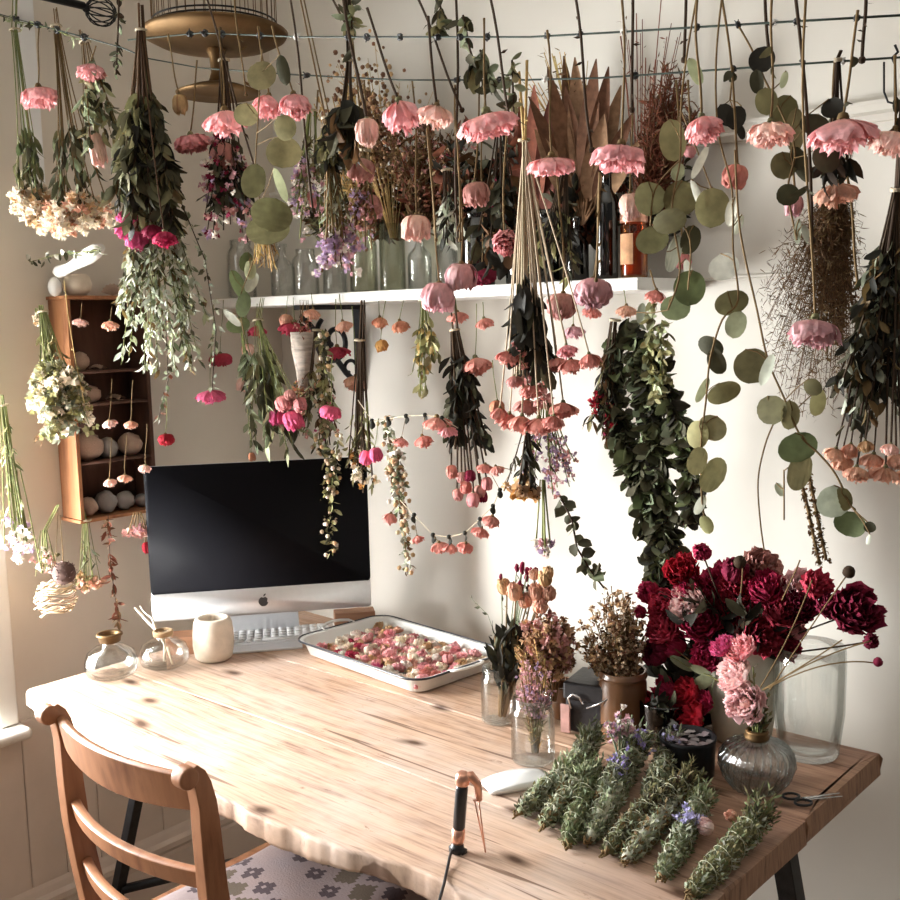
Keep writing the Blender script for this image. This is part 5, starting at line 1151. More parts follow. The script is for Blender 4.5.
arr('dark leaves on the shelf behind the tall embossed bottle', 585, 1.84, 590, 200, 40, 44, 20, 56, scol='stemd', leaves=[dict(n=28,t=(.0,1),L=17,w=.42,c=['black','dark','red'],k='oval')], bind=False)
arr('dark twiggy arrangement behind the amber bottle', 640, 1.86, 655, 190, 38, 50, 20, 57, scol='stemd', leaves=[dict(n=28,t=(.1,1),L=14,w=.3,c=['black','red','dark'])], bind=False)
# palm bracts: each a thing's part
def bracts(label, base, tips, seed, cols):
    b = PY(base[0], base[1], 1.80); t = world(thing('palm_fan', label, 'dried arrangement', tuple(b))); rn = random.Random(seed)
    for (x, y, w) in tips:
        e = PY(x, y, 1.80+rn.uniform(-.05,.05)); L = (e-b).length; m = MB(); d = e-b
        leaf(m, b+d*.22, d, L*.8, S(w, b), vary(srgb(*rn.choice(cols)), .12, rn), 'bract', rn.uniform(-.08,.12), rn.uniform(.25,.5), 9, nrm=(CAMP-b).normalized()+rv(rn)*.5)
        m.tube([b, b+d*.25], .003, 6, srgb(110,80,55)); ob('bract', m, 'woody', t)
    return t
bracts('fan of tan brown palm bracts standing in the middle of the shelf', (583,225), [(545,72,20),(560,62,20),(575,60,22),(592,58,22),(608,70,20),(620,88,20),(530,98,18),(632,112,18),(552,118,24),(604,116,24),(520,150,20),(580,100,24),(568,90,20),(640,140,18),(536,130,22)], 3, [(150,116,90),(128,92,70),(108,76,58),(160,128,100)])
bracts('reddish brown palm bracts standing left behind the flat rose', (540,235), [(520,100,20),(535,88,22),(506,128,20),(550,100,20),(560,140,20),(512,112,18),(528,118,22)], 4, [(120,72,58),(104,62,52),(134,88,68)])
arr('plume of fine tan twigs rising from the palm bracts', 583, 1.82, 560, 78, 34, 26, 24, 58, base=180, scol='tan' if 'tan' in LF else 'straw', r=.0009, leaves=[dict(n=7,t=(.5,1),L=9,w=.16,c=['straw','brown','stem'])], bind=False)
arr('reddish feathery grass plume on the shelf right of the palm bracts', 640, 1.82, 668, 112, 34, 42, 60, 59, scol='red', r=.0009, leaves=[dict(n=60,t=(.3,1),L=12,w=.13,c=['red','brown','red'],spread=.6,off=5)], bind=False)
arr('bare reddish twigs rising to the upper edge above the plume', 640, 1.84, 652, 30, 34, 32, 16, 60, scol='red', r=.0008, leaves=[dict(n=3,t=(.6,1),L=7,w=.2,c=['red','brown'])], bind=False)
# paper cone bunch
c0 = PY(303,332,1.64); c1 = PY(305,388,1.64); t = world(thing('paper_cone','pale bark wrapped cone of dried flowers hanging below the shelf','bouquet',tuple(c0)))
m = MB(); ra, rb = S(13,c0), S(7,c0); m.tube([c0, c0.lerp(c1,.3), c0.lerp(c1,.7), c1], [ra,ra*.95,rb*1.2,rb], 18); ob('wrapping', m, 'birch', t)
m = MB(); rn = random.Random(8)
for k in range(160): q = c1+rv(rn)*S(9,c0); tinyleaf(m, q, rv(rn)+Vector((0,0,-.4)), S(7,c0), S(3,c0), vary(rn.choice((LF['brown'],PK['orange'],LF['straw'],LF['stemd'])), .2, rn), rn)
for k in range(70): q = c0+rv(rn)*S(11,c0); tinyleaf(m, q, rv(rn), S(7,c0), S(3,c0), vary(rn.choice((LF['stemd'],PK['coral'],LF['red'])), .2, rn), rn)
ob('blossoms', m, 'petal', t)
m = MB()
for k in range(5): m.tube([c0+rv(rn)*ra*.5, PY(300+k*2,300,1.672)], .0009, 4, LF['stem'])
ob('stem', m, 'stem', t)
# hanger at the upper right
m = MB(); m.tube([PY(x,y,1.2) for x, y in ((884,62),(884,92),(888,102),(896,104),(903,100))], .0012, 6); m.tube([PY(x,y,1.2) for x, y in ((895,45),(898,52),(892,58),(895,64),(895,104))], .0016, 6)
o = ob('metal_hanger', m, 'black_iron', org=tuple(PY(890,80,1.2))); tag(o, 'small bent wire hanger at the upper right edge', 'hanger')
# ================================================================ flower heads in the tray
rn = random.Random(21)
TM = TR.matrix_basis if False else Matrix.Translation(TR.location) @ Matrix.Rotation(TR.rotation_euler.z, 4, 'Z')
CL = [('pink','pink'),('rosy','deep pink'),('cream','cream'),('coral','coral'),('white','white'),('crimson','crimson'),('peach','peach'),('magenta','magenta'),('dusty','dusty pink'),('beige','beige')]
WT = [7,4,8,2,8,2,4,1,4,5]
pl = []; tries = 0
while len(pl) < 190 and tries < 9000:
    tries += 1; x = rn.uniform(-.175,.185); y = rn.uniform(-.105,.10)
    if x < -.11 and (y < -.02 and x < -.15): continue
    if all(math.hypot(x-a, y-b) > .0135 for a, b in pl): pl.append((x, y))
for (x, y) in pl:
    k, nm = rn.choices(CL, WT)[0]; kd = rn.choice(('pom','globe','open','pom')); w = rn.uniform(.022,.032)
    o = bpy.data.objects.new('flower_head', rn.choice(RM[kd])); C.objects.link(o)
    o.location = TM @ Vector((x, y, .0075+rn.uniform(0,.014))); d = Vector((rn.uniform(-.5,.5), rn.uniform(-.5,.5), 1)); o.rotation_euler = align(d, rn.uniform(0,6)); o.scale = (w/2, w/2, w*rn.uniform(.55,.8)); o.color = (*vary(PK[k],.1,rn),1)
    tag(o, nm+' dried flower head lying in the white enamel tray', 'flower head', nm+' flower heads in the tray')

# ================================================================ jars on the desk
JAR = [(0,.001),(.86,.001),(.97,.02),(1,.05),(1,.76),(.96,.82),(.84,.865),(.82,.88),(.90,.89),(.82,.90),(.82,.925),(.89,.935),(.82,.945),(.82,.97),(.86,.985),(.84,1),(.76,1),(.75,.87),(.88,.83),(.94,.75),(.94,.06),(.85,.035),(0,.035)]
def onTable(px, py, rpx, back=True):
    c = PZ(px, py, DZ); r = S(rpx, c); return Vector((c.x-.65*r, c.y+.75*r, DZ)), r
c, rj = onTable(535,769,22); h = .112
t = thing('mason_jar','clear ribbed jar holding mauve statice, in front of the black case','jar',tuple(c)); m = MB(); m.lathe([(a*rj,b*h) for a,b in JAR], 40, flute=.012, nf=10, close=False); ob('body', m, 'glass', t); jarA = c.copy()
m = MB()
for z_ in (.885,.925,.965,.995): m.tube([(rj*.88*math.cos(q*PI/16), rj*.88*math.sin(q*PI/16), z_*h) for q in range(32)], .0011, 5, closed=True)
ob('screw_rim', m, 'ribbed_glass', t)
B_('statice_bunch','dry mauve statice standing in the clear ribbed jar','bouquet',jarA.y,(535,752),(535,682,21,24),34,None,'stem',r=.0008,leaves=[dict(n=4,t=(.1,.6),L=10,w=.15,c=['straw','stem','olive'])],tufts=[dict(n=9,t=(.62,1),s=4.6,off=4,c=['mauve','lilac','mauve','dusty'],k='floret')],seed=70,grav=-.2,bind=False,bulge=.1)
c, rj2 = onTable(500,727,18); h = .105
t = thing('mason_jar','clear jar holding the dark leaves and peach buds, behind the statice jar','jar',tuple(c)); m = MB(); m.lathe([(a*rj2,b*h) for a,b in JAR], 40, close=False); ob('body', m, 'glass', t); jarB = c.copy()
m = MB()
for z_ in (.885,.925,.965,.995): m.tube([(rj2*.88*math.cos(q*PI/16), rj2*.88*math.sin(q*PI/16), z_*h) for q in range(32)], .0011, 5, closed=True)
ob('screw_rim', m, 'ribbed_glass', t)
B_('ranunculus_bunch','dark leaved bunch with peach buds standing in the rear clear jar','bouquet',jarB.y,(502,716),(510,645,20,30),14,None,'stem',r=.0015,leaves=[dict(n=9,t=(.4,1),L=23,w=.35,c=['black','dark','black'],spread=.6)],
   roses=[(514,591,17,19,'globe','peach',.0,Vector((0,-.3,1))),(504,586,15,17,'globe','beige',.0,Vector((-.2,-.3,1))),(525,600,15,16,'globe','peach',.02,Vector((0,-.3,1))),(536,592,17,19,'globe','peach',.02,Vector((0,-.3,1))),(545,578,15,17,'globe','beige',.02,Vector((0,-.3,1))),(549,593,15,16,'globe','peach',.03,Vector((.3,-.3,1))),(540,605,17,17,'globe','peach',.02,Vector((.2,-.5,1))),(548,572,12,14,'globe','beige',.02,Vector((.2,-.3,1))),(534,574,11,12,'globe','peach',.03,Vector((.0,-.3,1)))],seed=71,grav=-.6,bind=False)
B_('bud_sprig','thin stems with tiny dark buds rising behind the peach buds','sprig',jarB.y+.02,(503,700),(516,580,26,16),13,None,'sage',r=.0008,leaves=[dict(n=3,t=(.5,.95),L=8,w=.25,c=['sage','dark'])],tufts=[dict(n=1,t=(.99,1),s=7,off=0,c=['maroon'],k='pod',nm='dark_buds'),],seed=72,grav=-.5,bind=False)  # the pods are the tiny dark buds at the stem tips
leafy('bud_sprig','tiny pale sprig with dark buds sticking out left above the tray','sprig',[[(500,650),(488,615),(470,597)]],jarB.y,6,.5,9,('dark','sage'),'oval','sage',.0006,3,73,grav=0)
B_('hydrangea','rust and tan dried hydrangea head between the peach buds and the straw spikes','dried flower',1.50,(552,700),(549,640,24,27),24,None,'brown',tufts=[dict(n=26,t=(.6,1),s=9,off=8,c=['brown','tan','dusty','beige','dusty'])],seed=74,grav=-.3,bind=False)
B_('dried_bouquet','tan fluffy seed sprays over the statice jar','bouquet',1.45,(545,690),(535,655,24,14),16,None,'straw',leaves=[dict(n=10,t=(.3,1),L=9,w=.2,c=['straw','brown'])],tufts=[dict(n=6,t=(.6,1),s=5,off=5,c=['beige','tan','brown'])],seed=75,grav=-.3,bind=False)
c = PZ(566,722,DZ)
def simple(name, label, cat, px, py, rpx, hpx, mname, prof, **k):
    c, r = onTable(px, py, rpx); h = S(hpx, c); t = thing(name, label, cat, tuple(c)); m = MB(); m.lathe([(a*r,b*h) for a,b in prof], 36, close=False, **k); ob('body', m, mname, t); return t, c, r, h
CUP = [(0,.001),(.8,.001),(.88,.03),(.97,.5),(1,.96),(1,1),(.93,1),(.9,.94),(.84,.1),(0,.06)]
simple('copper_pot','small copper coloured pot behind the black case','pot',566,722,14,34,'amber_pot',CUP)
POT = [(0,.001),(.82,.001),(.9,.02),(.93,.3),(.92,.78),(.90,.86),(1.0,.89),(1.0,.94),(.93,.97),(.90,1),(.82,1),(.82,.9),(.84,.8),(.84,.06),(0,.05)]
t, c, r, h = simple('amber_vase','brown glazed vase holding the straw coloured spikes','vase',627,745,25,68,'amber_pot',[(0,.001),(.86,.001),(.94,.02),(.97,.1),(.97,.82),(.93,.88),(.95,.9),(1.0,.915),(1.0,.935),(.94,.95),(.96,1),(.88,1),(.86,.86),(.88,.8),(.88,.06),(0,.05)]); vW = c
B_('astilbe_bunch','dense cone of straw coloured feathery spikes standing in the brown vase','bouquet',vW.y,(625,712),(612,632,32,46),60,None,'stem',r=.0009,leaves=[dict(n=20,t=(.35,1),L=9,w=.32,c=['wheat','brown','stem'],spread=.6,g=-1,off=4)],tufts=[dict(n=24,t=(.4,1),s=5.2,off=7,c=['wheat','wheat','beige','brown'])],seed=76,grav=.0,bind=False,bulge=.3)
mat('herb_thread', (.36,.36,.25), .9)
# black case
cc = PZ(585,742,DZ); k = thing('black_case','black leather case with a steel buckle behind the statice jar','case',(cc.x-.005,cc.y+.075,DZ),math.radians(12))
m = MB(); m.box((-.062,-.045,.001),(.062,.045,.090)); ob('body', m, 'black_leather', k, bevel=.008, seg=3)
m = MB(); m.box((-.064,-.05,.062),(.064,.047,.096)); fp_ = ob('flap', m, 'black_leather', k, bevel=.006, seg=3)
m = MB(); m.tube([(-.045,-.054,.05),(-.05,-.056,.07),(-.04,-.057,.078),(-.028,-.056,.074),(-.022,-.055,.062)], .0024, 6); m.tube([(-.015,-.055,.055),(.01,-.056,.068),(.03,-.055,.082)], .0016, 6); ob('buckle', m, 'steel', fp_)
m = MB(); m.box((-.066,-.055,.002),(-.048,-.050,.055)); ob('strap', m, 'pink_leather', k, bevel=.001)

# ================================================================ burgundy peony bouquet
t, c, r, h = simple('beige_vase','wide beige ceramic vase under the burgundy peonies','vase',752,752,36,104,'beige_ceramic',[(0,.001),(.72,.001),(.80,.02),(.92,.3),(1,.62),(.98,.88),(.93,.97),(.95,1),(.87,1),(.86,.96),(.9,.6),(.7,.06),(0,.05)]); vP = c; vPh = h
VY = vP.y-.02; wt = Vector((vP.x, vP.y, DZ+h*.8))
def pe(px, py, w, h, kd, cl, dy=0):
    p = PY(px, py, VY+dy); d = (p-wt).normalized()*.6+(CAMP-p).normalized()*.75+rv()*.3
    return (px, py, w, h, kd, cl, dy, d)
PE = [(682,571,34,30,'pom','red'),(687,603,36,26,'pom','lightpink'),(648,592,24,24,'globe','deep'),(664,606,34,30,'pom','crimson'),(702,552,20,16,'globe','deep'),(762,567,40,26,'pom','dusty'),(738,590,38,32,'pom','crimson'),(722,609,44,34,'pom','crimson'),
 (722,580,40,30,'pom','deep'),(768,588,38,32,'pom','deep'),(781,611,34,30,'pom','crimson'),(799,587,36,30,'pom','lightpink'),(817,585,32,28,'pom','crimson'),(856,610,50,44,'pom','maroon'),(798,631,18,15,'globe','rosy'),(871,641,17,15,'globe','maroon'),
 (715,638,36,28,'pom','magenta'),(743,640,38,28,'pom','lightpink'),(672,643,30,26,'globe','deep'),(708,655,32,28,'pom','deep'),(640,612,14,12,'globe','deep'),(752,612,38,30,'pom','deep'),(700,622,38,30,'pom','deep'),(762,636,40,32,'pom','crimson'),(690,590,34,30,'pom','deep'),(745,622,36,28,'pom','crimson'),
 (800,606,34,28,'pom','maroon'),(730,655,36,28,'pom','maroon'),(662,628,34,28,'pom','crimson'),(785,645,34,26,'pom','deep'),(829,606,26,22,'pom','maroon'),(655,652,30,24,'globe','maroon'),(735,570,28,22,'globe','maroon')]
B_('peony_bouquet','large bouquet of burgundy and pink peonies in the beige vase','bouquet',VY,(752,690),(742,610,70,30),12,None,'stemd',r=.0015,leaves=[dict(n=14,t=(.3,1),L=26,w=.4,c=['black','dark','black'],k='oval')],roses=[pe(*a, dy=(RN.uniform(-.07,-.02) if a[0] < 712 else RN.uniform(-.03,.03))) for a in PE],seed=80,grav=.0,bind=False,world_tie=wt,dz=.8)
B_('dark_bunch','near black leaves filling the space between the brown vase and the peonies','bouquet',VY+.02,(700,740),(678,662,30,24),13,None,'black',r=.0018,leaves=[dict(n=22,t=(.2,1),L=26,w=.45,c=['black','black','dark'],k='oval')],seed=81,grav=.1,bind=False)
discs('leafy_strand','few pale leaves standing out before the dark peony foliage','sprig',VY-.06,[(735,690),(710,676),(690,668)],[(683,664,10,30,'sage',60),(702,683,14,26,'pale',-50),(710,704,12,20,'pale',-10),(700,670,8,20,'pale',70)],scol='stemg')
for i, (path, bx, by, w) in enumerate([(((770,690),(800,640),(822,610),(847,575)),849,572,12),(((768,688),(810,655),(850,656),(876,663)),878,662,9),(((764,690),(800,660),(840,648),(871,641)),0,0,0),(((760,688),(790,650),(795,615),(812,580)),0,0,0),(((730,690),(690,660),(665,648),(641,620)),0,0,0),(((762,690),(805,662),(838,650),(842,640)),0,0,0),(((740,600),(745,578),(742,560)),740,562,13),(((782,600),(795,575),(800,560)),0,0,0)]):
    P = [PY(x, y, VY-.05) for x, y in path]; lab = ['long peony stem with a round dark bud reaching to the upper right','lowest peony stem with a small bud reaching right of the glass vase','green stem bending to the right below the dark maroon peony','upright thin stem in front of the pink and white peony','slanting stem left below the peonies','short curved green stem over the glass vase','short stem with a black bud on top of the peonies','thin upright stem between the two crimson peonies'][i]
    t = world(thing('peony_sprig', lab, 'sprig', tuple(P[0]))); m = MB(); m.tube(bez(P[0], P[1]*.6+P[2]*.4, P[-1], 9), .0012, 5, LF['stem']); ob('stalk', m, 'stem', t)
    if w: m = MB(); m.ball(tuple(PY(bx,by,VY-.05)), S(w/2,P[0]), LF['stemd'] if i != 1 else PK['maroon'], 9, 7, jit=.05); sepals(m, P[-1], (P[-1]-P[-2]).normalized(), S(w*.6,P[0]), LF['dark']); ob('bud', m, 'petal', t)
# dark red roses low
t, c, r, h = simple('red_glass','dark drinking glass holding the low dark red roses','glass',668,752,24,44,'dark_glass',CUP); vR = c
B_('rose_bouquet','low bunch of dark red roses in front of the peony bouquet','bouquet',vR.y,(668,738),(668,700,26,14),8,None,'stemd',leaves=[dict(n=8,t=(.4,1),L=17,w=.4,c=['black','dark'],k='oval')],
   roses=[(x,y,w,w*.85,k_,c_,dy,Vector((RN.uniform(-.4,.4)-.3,-.8,.35))) for (x,y,w,k_,c_,dy) in [(650,708,34,'pom','red',0),(664,692,30,'pom','deep',.02),(685,694,34,'pom','red',.02),(689,716,36,'pom','red',0),(668,716,30,'pom','maroon',0),(650,722,26,'globe','red',-.01),(703,702,24,'pom','deep',.02),(676,725,24,'pom','red',-.01)]],seed=82,grav=0,bind=False)
# dark dish
t, c, r, h = simple('dark_dish','round dark tin dish with grey dried petals between the herb bundles and the ribbed bottle','dish',694,786,29,40,'black_iron',[(0,.001),(.86,.001),(.93,.05),(.97,.9),(1.0,1),(.94,1),(.9,.85),(0,.8)])
m = MB(); rn = random.Random(5)
for k in range(26): a = rn.uniform(0,6.28); q = rn.random()**.5*r*.7; leaf(m, Vector((q*math.cos(a), q*math.sin(a), h*.82+rn.uniform(0,.004))), Vector((rn.uniform(-1,1),rn.uniform(-1,1),.15)), .02, .012, vary(srgb(150,140,140),.2,rn), 'oval', .2, .2, 3, nrm=Vector((0,0,1)))
o = ob('grey_petals', m, 'petal'); o.location = c+Vector((0,0,.001)); tag(o, 'grey faded petals heaped in the round dark dish', 'petals', kind='stuff')
# ================================================================ ribbed squat bottle with pink roses
c, r = onTable(767,804,37); h = .079
t = thing('ribbed_bottle','squat ribbed clear glass bottle with a brass neck holding pink roses','bottle',tuple(c)); m = MB()
pr = [(0,.001),(.5,.001),(.66,.03),(.88,.25),(1,.52),(.97,.72),(.80,.90),(.5,1.0),(.28,1.04),(.24,1.07),(.24,1.16),(.19,1.16),(.19,1.06),(.46,.96),(.76,.86),(.92,.7),(.94,.52),(.82,.27),(.6,.06),(0,.05)]
vs = []; fs = []; n = 112; K = len(pr)
for i, (a, b) in enumerate(pr):
    rib = .085*min(1, max(0, (a-.3)*3)) if i < 14 else 0
    for k in range(n): th_ = 2*PI*k/n+b*.35; rr = a*r*(1+rib*(abs(math.cos(th_*10))*2-1)); vs.append((rr*math.cos(th_), rr*math.sin(th_), b*h))
fs = [(i*n+k, i*n+(k+1) % n, (i+1)*n+(k+1) % n, (i+1)*n+k) for i in range(K-1) for k in range(n)]; m.add(vs, fs); ob('body', m, 'ribbed_glass', t)
m = MB()
for k in range(26):
    pts = [(a*r*1.012*math.cos(2*PI*k/26+b*.3), a*r*1.012*math.sin(2*PI*k/26+b*.3), b*h) for a, b in [(.66,.05),(.80,.16),(.90,.28),(.97,.40),(1.0,.52),(.985,.66),(.92,.77),(.80,.885),(.62,.96),(.45,1.0)]]
    m.tube(pts, [.0006,.0009,.0011,.0012,.0012,.0012,.0012,.0011,.0009,.0006], 5)
ob('ribs', m, 'ribbed_glass', t)
m = MB(); m.lathe([(r*.25,h*1.03),(r*.33,h*1.04),(r*.35,h*1.10),(r*.29,h*1.14),(r*.33,h*1.18),(r*.27,h*1.24),(r*.25,h*1.2)], 24, close=False); ob('collar', m, 'brass', t)
nk = Vector((c.x, c.y, DZ+h*1.1)); RY = c.y
B_('rose_bouquet','pale pink roses with small grey green leaves standing in the ribbed bottle','bouquet',RY,(757,738),(757,700,14,40),10,None,'stemg',r=.0011,world_tie=nk,leaves=[dict(n=12,t=(.2,1),L=8,w=.4,c=['sage','dark','stem','khaki'])],
   roses=[(745,703,44,34,'face','lightpink',-.015),(733,672,38,30,'pom','lightpink',0,Vector((-.4,-.7,.5))),(740,648,32,24,'pom','pink',.01,Vector((-.2,-.6,.8))),(722,646,26,22,'pom','magenta',.01,Vector((-.4,-.5,.8)))],seed=83,grav=-.4,bind=False)
# ================================================================ tall clear cylinder vase
c, r = onTable(820,768,35); h = S(112, c)
t = thing('glass_vase','tall clear glass cylinder vase at the right end of the desk','vase',(c.x,c.y,DZ)); m = MB(); m.lathe([(0,.001),(r*.80,.001),(r*.86,.006),(r*.88,.02),(r*1.0,h*.4),(r*1.02,h*.85),(r*.99,h),(r*.95,h),(r*.97,h*.84),(r*.94,h*.4),(r*.82,.022),(r*.76,.012),(0,.010)], 44, close=False); ob('body', m, 'glass', t)
# scissors
sc_ = thing('scissors','small dark scissors with round handles near the right end of the desk','scissors',tuple(PZ(795,802,DZ+.001)),.9)
m = MB(); m.tube([(.013*math.cos(a*PI/8), .010*math.sin(a*PI/8)+.012, .004) for a in range(16)], .0022, 6, closed=True); ob('handle', m, 'black_iron', sc_)
m = MB(); m.tube([(.013*math.cos(a*PI/8)+.006, .010*math.sin(a*PI/8)-.014, .005) for a in range(16)], .0022, 6, closed=True); ob('handle', m, 'black_iron', sc_)
for s_ in (-1, 1):
    m = MB(); m.prism([(.012,-.002+s_*.006),(.02,-.003),(.075,-.001+s_*.004),(.078,s_*.004),(.02,.003)], .002+.0015*(s_ > 0), .0034+.0015*(s_ > 0)); ob('blade', m, 'steel', sc_)
# ================================================================ herb bundles
def herb(a, b, label, seed, wpx=26, tuft=None, cols=('sage','olive','silver','dark'), tcols=('sage','green','pale'), flower=None, z=0, tz=.01):
    rn = random.Random(seed); A = PZ(a[0], a[1], DZ+.012+z); Bp = PZ(b[0], b[1], DZ+.016+z+tz); ax = (Bp-A); L = ax.length; d = ax.normalized(); R = S(wpx/2, A)*.92
    t = world(thing('herb_bundle', label, 'herb bundle', tuple(A))); o1 = d.orthogonal().normalized(); o2 = d.cross(o1)
    def rad(s): return R*(.55+.45*min(1, s*4))*(1 if s < .8 else 1.05)
    m = MB(); P = []; K = 16
    m.tube([A+d*L*i/K for i in range(K+1)], [rad(i/K)*.72*(1+rn.uniform(-.1,.1)) for i in range(K+1)], 9, vary(LF[cols[0]],.2,rn)); ob('core', m, 'leaf', t)
    m = MB()
    for k in range(int(640*L/.1)):
        s = rn.random(); an = rn.uniform(0,2*PI); n_ = o1*math.cos(an)+o2*math.sin(an); q = A+d*(L*s)+n_*rad(s)*rn.uniform(.6,.92)
        if q.z < DZ+.001: q.z = DZ+.001
        dd = d*rn.uniform(.2,1.2)+n_*.25+rv(rn)*.6
        if q.z+dd.normalized().z*.013 < DZ+.001: dd.z = abs(dd.z)*.2
        tinyleaf(m, q, dd, S(rn.uniform(5,9),A), S(rn.uniform(2.2,3.6),A), vary(LF[rn.choice(cols)], .28, rn), rn)
    ob('leaves', m, 'leaf', t)
    m = MB()
    for sgn in (1,-1):
        P = []
        for k in range(90):
            s = k/89; an = sgn*s*7*2*PI/1.6; n_ = o1*math.cos(an)+o2*math.sin(an); q = A+d*(L*s*.92)+n_*rad(s)*1.0; q.z = max(q.z, DZ+.0008); P.append(q)
        m.tube(P, .0006, 4)
    ob('thread', m, 'herb_thread', t)
    m = MB()
    for k in range(7):
        q = A-d*.004+rv(rn)*R*.4; q.z = max(q.z, DZ+.003); e = A-d*rn.uniform(.006,.014)+rv(rn)*R*.4; e.z = max(e.z, DZ+.003); m.tube([q, e], .0016, 5, vary(LF['stem'],.2,rn))
    ob('cut_stems', m, 'stem', t)
    tf = tuft or 1.0; m = MB(); T0_ = A+d*L*.9
    for k in range(int(46*tf)):
        dd = (d*1.3+rv(rn)*.5+Vector((0,0,.3))).normalized(); l_ = S(rn.uniform(14,30),A)*tf; p1 = T0_+rv(rn)*R*.6; p2 = p1+dd*l_; p2.z = max(p2.z, DZ+.002)
        if rn.random() < .35: m.tube([p1, p2], .0007, 3, LF['stemg'], cap=False)
        for j in range(7):
            q = p1.lerp(p2, rn.uniform(.2,1)); q.z = max(q.z, DZ+.002); d3 = dd*.8+rv(rn)*.7; 
            if q.z < DZ+.012: d3.z = abs(d3.z)
            tinyleaf(m, q, d3, S(rn.uniform(7,12),A), S(rn.uniform(1.8,3.4),A), vary(LF[rn.choice(tcols)], .25, rn), rn)
    ob('leafy_tips', m, 'leaf', t)
    if flower:
        m = MB(); fc, cnt, spread, pos = flower; q0 = A.lerp(Bp, pos)+Vector((0,0,R*.8))
        for k in range(cnt):
            q = q0+rv(rn)*spread*R*rn.random()+d*rn.uniform(-1,1)*R*spread*.5
            for w_ in range(5): tinyleaf(m, q, rv(rn)+Vector((0,0,.6)), S(5,A), S(3,A), vary(fc,.18,rn), rn)
        ob('blossoms', m, 'petal', t)
    return t
VI = srgb(158,144,194); LV = srgb(176,170,206)
herb((520,812),(563,775),'herb bundle at the far left, beside the white mouse',1,24)
herb((543,824),(580,782),'herb bundle second from the left, with brownish tips',2,24,cols=('sage','stem','silver','olive'))
herb((568,842),(592,772),'bright green herb bundle third from the left',3,28,cols=('green','olive','sage','green'))
herb((590,838),(625,770),'thick herb bundle with a violet blossom tuft, fourth from the left',4,30,flower=(VI,46,1.1,.86),cols=('silver','sage','olive','sage'))
herb((608,850),(650,805),'short brown herb bundle in the middle of the row',5,26,cols=('olive','stem','dark','sage'),tcols=('dark','olive','khaki'))
herb((626,859),(678,795),'grey fuzzy herb bundle third from the right',6,28,cols=('silver','sage','stem','khaki'),tcols=('khaki','dark','stem'))
herb((662,876),(702,800),'herb bundle with violet and pale pink blossom, second from the right',7,29,flower=(LV,50,1.2,.62),cols=('sage','green','silver','olive'),tuft=1.25)
herb((692,893),(756,822),'yellow green herb bundle nearest the viewer at the right',8,31,cols=('olive','khaki','green','silver'),tuft=1.7,tcols=('dark','green','olive'))
herb((560,790),(588,745),'herb bundle behind the first two, with frosty green tips',9,26,z=.012,tuft=1.2,tcols=('silver','green','sage'))
herb((600,795),(636,752),'herb bundle with long grey leaves and violet flowers at the back',10,28,z=.014,tuft=1.3,tcols=('silver','green','pale'),flower=(VI,26,1.6,1.0))
herb((650,800),(668,752),'bluish herb bundle at the back beside the dark dish',11,26,z=.012,tuft=1.2,tcols=('sage','silver','dark'),flower=(LV,22,1.6,1.0))
herb((640,820),(686,782),'dark thyme bundle lying behind the grey fuzzy bundle',12,26,z=.010,cols=('dark','olive','stemd'),tcols=('dark','khaki','olive'))
B_('lavender_bunch','pale lavender flowers standing in front of the brown vase','bouquet',1.40,(620,752),(620,722,16,14),16,None,'sage',leaves=[dict(n=4,t=(.2,.9),L=9,w=.2,c=['sage','silver'])],tufts=[dict(n=6,t=(.6,1),s=6,off=4,c=['lilac','white','silver'] if False else ['lilac','mauve','white'])],seed=90,grav=-.4,bind=False)
p = PZ(717,826,DZ+.03)
t = world(thing('rose_bud','small pale pink bud lying on the right herb bundles','flower head',tuple(p))); head(t, p-Vector((.008,0,.006)), Vector((-.5,-.6,.3)), S(18,p), S(16,p), 'globe', PK['lightpink'])
p = PZ(738,815,DZ+.03)
t = world(thing('rose_bud','tiny peach bud lying behind the pale pink bud on the herbs','flower head',tuple(p))); head(t, p-Vector((.006,0,.006)), Vector((-.2,-.6,.5)), S(13,p), S(12,p), 'globe', PK['peach'])
# ================================================================ tool with rose gold ends
b = PZ(457,852,DZ); a_ = b+Vector((0,0,0)); top = PY(463,772,b.y+.004); d = (top-b).normalized(); hgt = (top-b).length
gt = world(thing('hand_tool','small tool with a black grip and rose gold ends standing on the desk front','tool',tuple(b)))
m = MB(); m.tube([b+d*hgt*.30, b+d*hgt*.32, b+d*hgt*.80, b+d*hgt*.84], [.0075,.0088,.0088,.008], 18); ob('grip', m, 'black_plastic', gt)
m = MB(); m.tube([b+d*hgt*.12, b+d*hgt*.16, b+d*hgt*.29, b+d*hgt*.30], [.0085,.0095,.0095,.0075], 18); ob('lower_ring', m, 'copper', gt)
m = MB(); m.tube([b+d*hgt*.84, b+d*hgt*.86, b+d*hgt*.96, b+d*hgt*1.0], [.0085,.0105,.0105,.006], 18); ob('cap', m, 'copper', gt)
rt = Vector((ROT[0][0], ROT[1][0], 0)).normalized()
m = MB(); q = b+d*hgt*.93; pts = [q, q+rt*.012+Vector((0,0,.002)), q+rt*.021-Vector((0,0,.010)), q+rt*.023-Vector((0,0,.034))]; m.tube(pts, [.0075,.0075,.006,.0045], 10); ob('trigger', m, 'copper', gt)
m = MB(); f0 = Vector((q.x, q.y, DZ+.001))
m.tube([q+rt*.022-Vector((0,0,.034)), f0+rt*.030], .0012, 6); m.tube([q+rt*.016-Vector((0,0,.034)), f0+rt*.016-Vector((0,.0,0))+Vector((0,.02,0))], .0012, 6); m.tube([q+rt*.014-Vector((0,0,.034)), q+rt*.024-Vector((0,0,.034))], .0012, 6); ob('wire_stand', m, 'copper', gt)
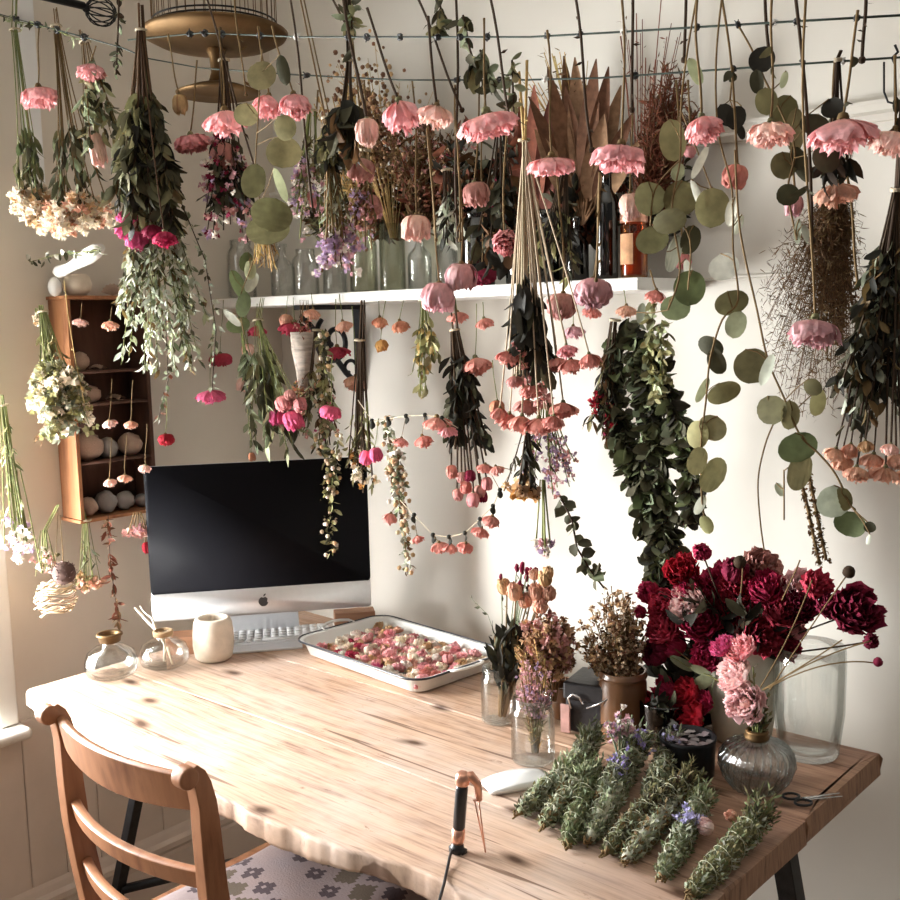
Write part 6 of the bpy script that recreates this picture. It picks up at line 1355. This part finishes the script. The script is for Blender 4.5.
m = MB(); m.tube([b+Vector((0,0,.002)), b+d*hgt*.06, b+d*hgt*.13], [.012,.010,.008], 14); m.box(tuple(b+Vector((-.012,-.004,.001))), tuple(b+Vector((.014,.006,.007)))); ob('base', m, 'black_plastic', gt)
m = MB(); cp = [b+Vector((-.008,0,.006)), PZ(450,856,DZ+.008), PZ(447,870,DZ+.003), PZ(444,884,DZ+.003), PZ(440,898,DZ+.004), PZ(436,915,DZ+.0)]
e = cp[-1]; cp += [e+Vector((-.01,-.03,-.03)), e+Vector((-.012,-.035,-.3)), e+Vector((-.1,-.1,-.72))]
m.tube(cp, .0022, 8); ob('cord', m, 'black_plastic', gt)
# ================================================================ light
def area(name, loc, rot, sx, sy, power, col):
    l = bpy.data.lights.new(name, 'AREA'); l.shape = 'RECTANGLE'; l.size = sx; l.size_y = sy; l.energy = power; l.color = col
    o = bpy.data.objects.new(name, l); C.objects.link(o); o.location = loc; o.rotation_euler = rot; return o
# daylight through the left window, plus an unseen soft fill lamp added front left
area('window_daylight', (XL-.30, (wy0+wy1)/2, 1.27), (0, -PI/2, 0), 1.3, 1.0, 275, (1.0,.99,.975))
o = area('slanting_daylight', (XL-.17, .74, 1.22), (0,0,0), .30, 1.0, 29, (1.0,.99,.98)); o.data.spread = math.radians(105)
o.rotation_euler = Vector((math.cos(math.radians(66)), math.sin(math.radians(66)), -.03)).to_track_quat('-Z','Z').to_euler()
o = area('front_fill_light', (-1.75, -1.3, 2.0), (0,0,0), 1.2, 1.4, 8, (1.0,.97,.93))
d = Vector((-1.4,1.2,.9))-o.location; o.rotation_euler = d.to_track_quat('-Z','Y').to_euler()
w = bpy.data.worlds.new('World'); SC.world = w; w.use_nodes = True
bg = w.node_tree.nodes['Background']; bg.inputs[0].default_value = (1.0,.965,.91,1); bg.inputs[1].default_value = .10
vs_ = SC.view_settings; SC.display_settings.display_device = 'sRGB'
vs_.view_transform = 'Standard'; vs_.look = 'None'; vs_.exposure = 0; vs_.gamma = 1; vs_.use_curve_mapping = False
for o in list(SC.objects):
    if '_w' in o: del o['_w']
SC.cycles.max_bounces = 8; SC.cycles.transparent_max_bounces = 32
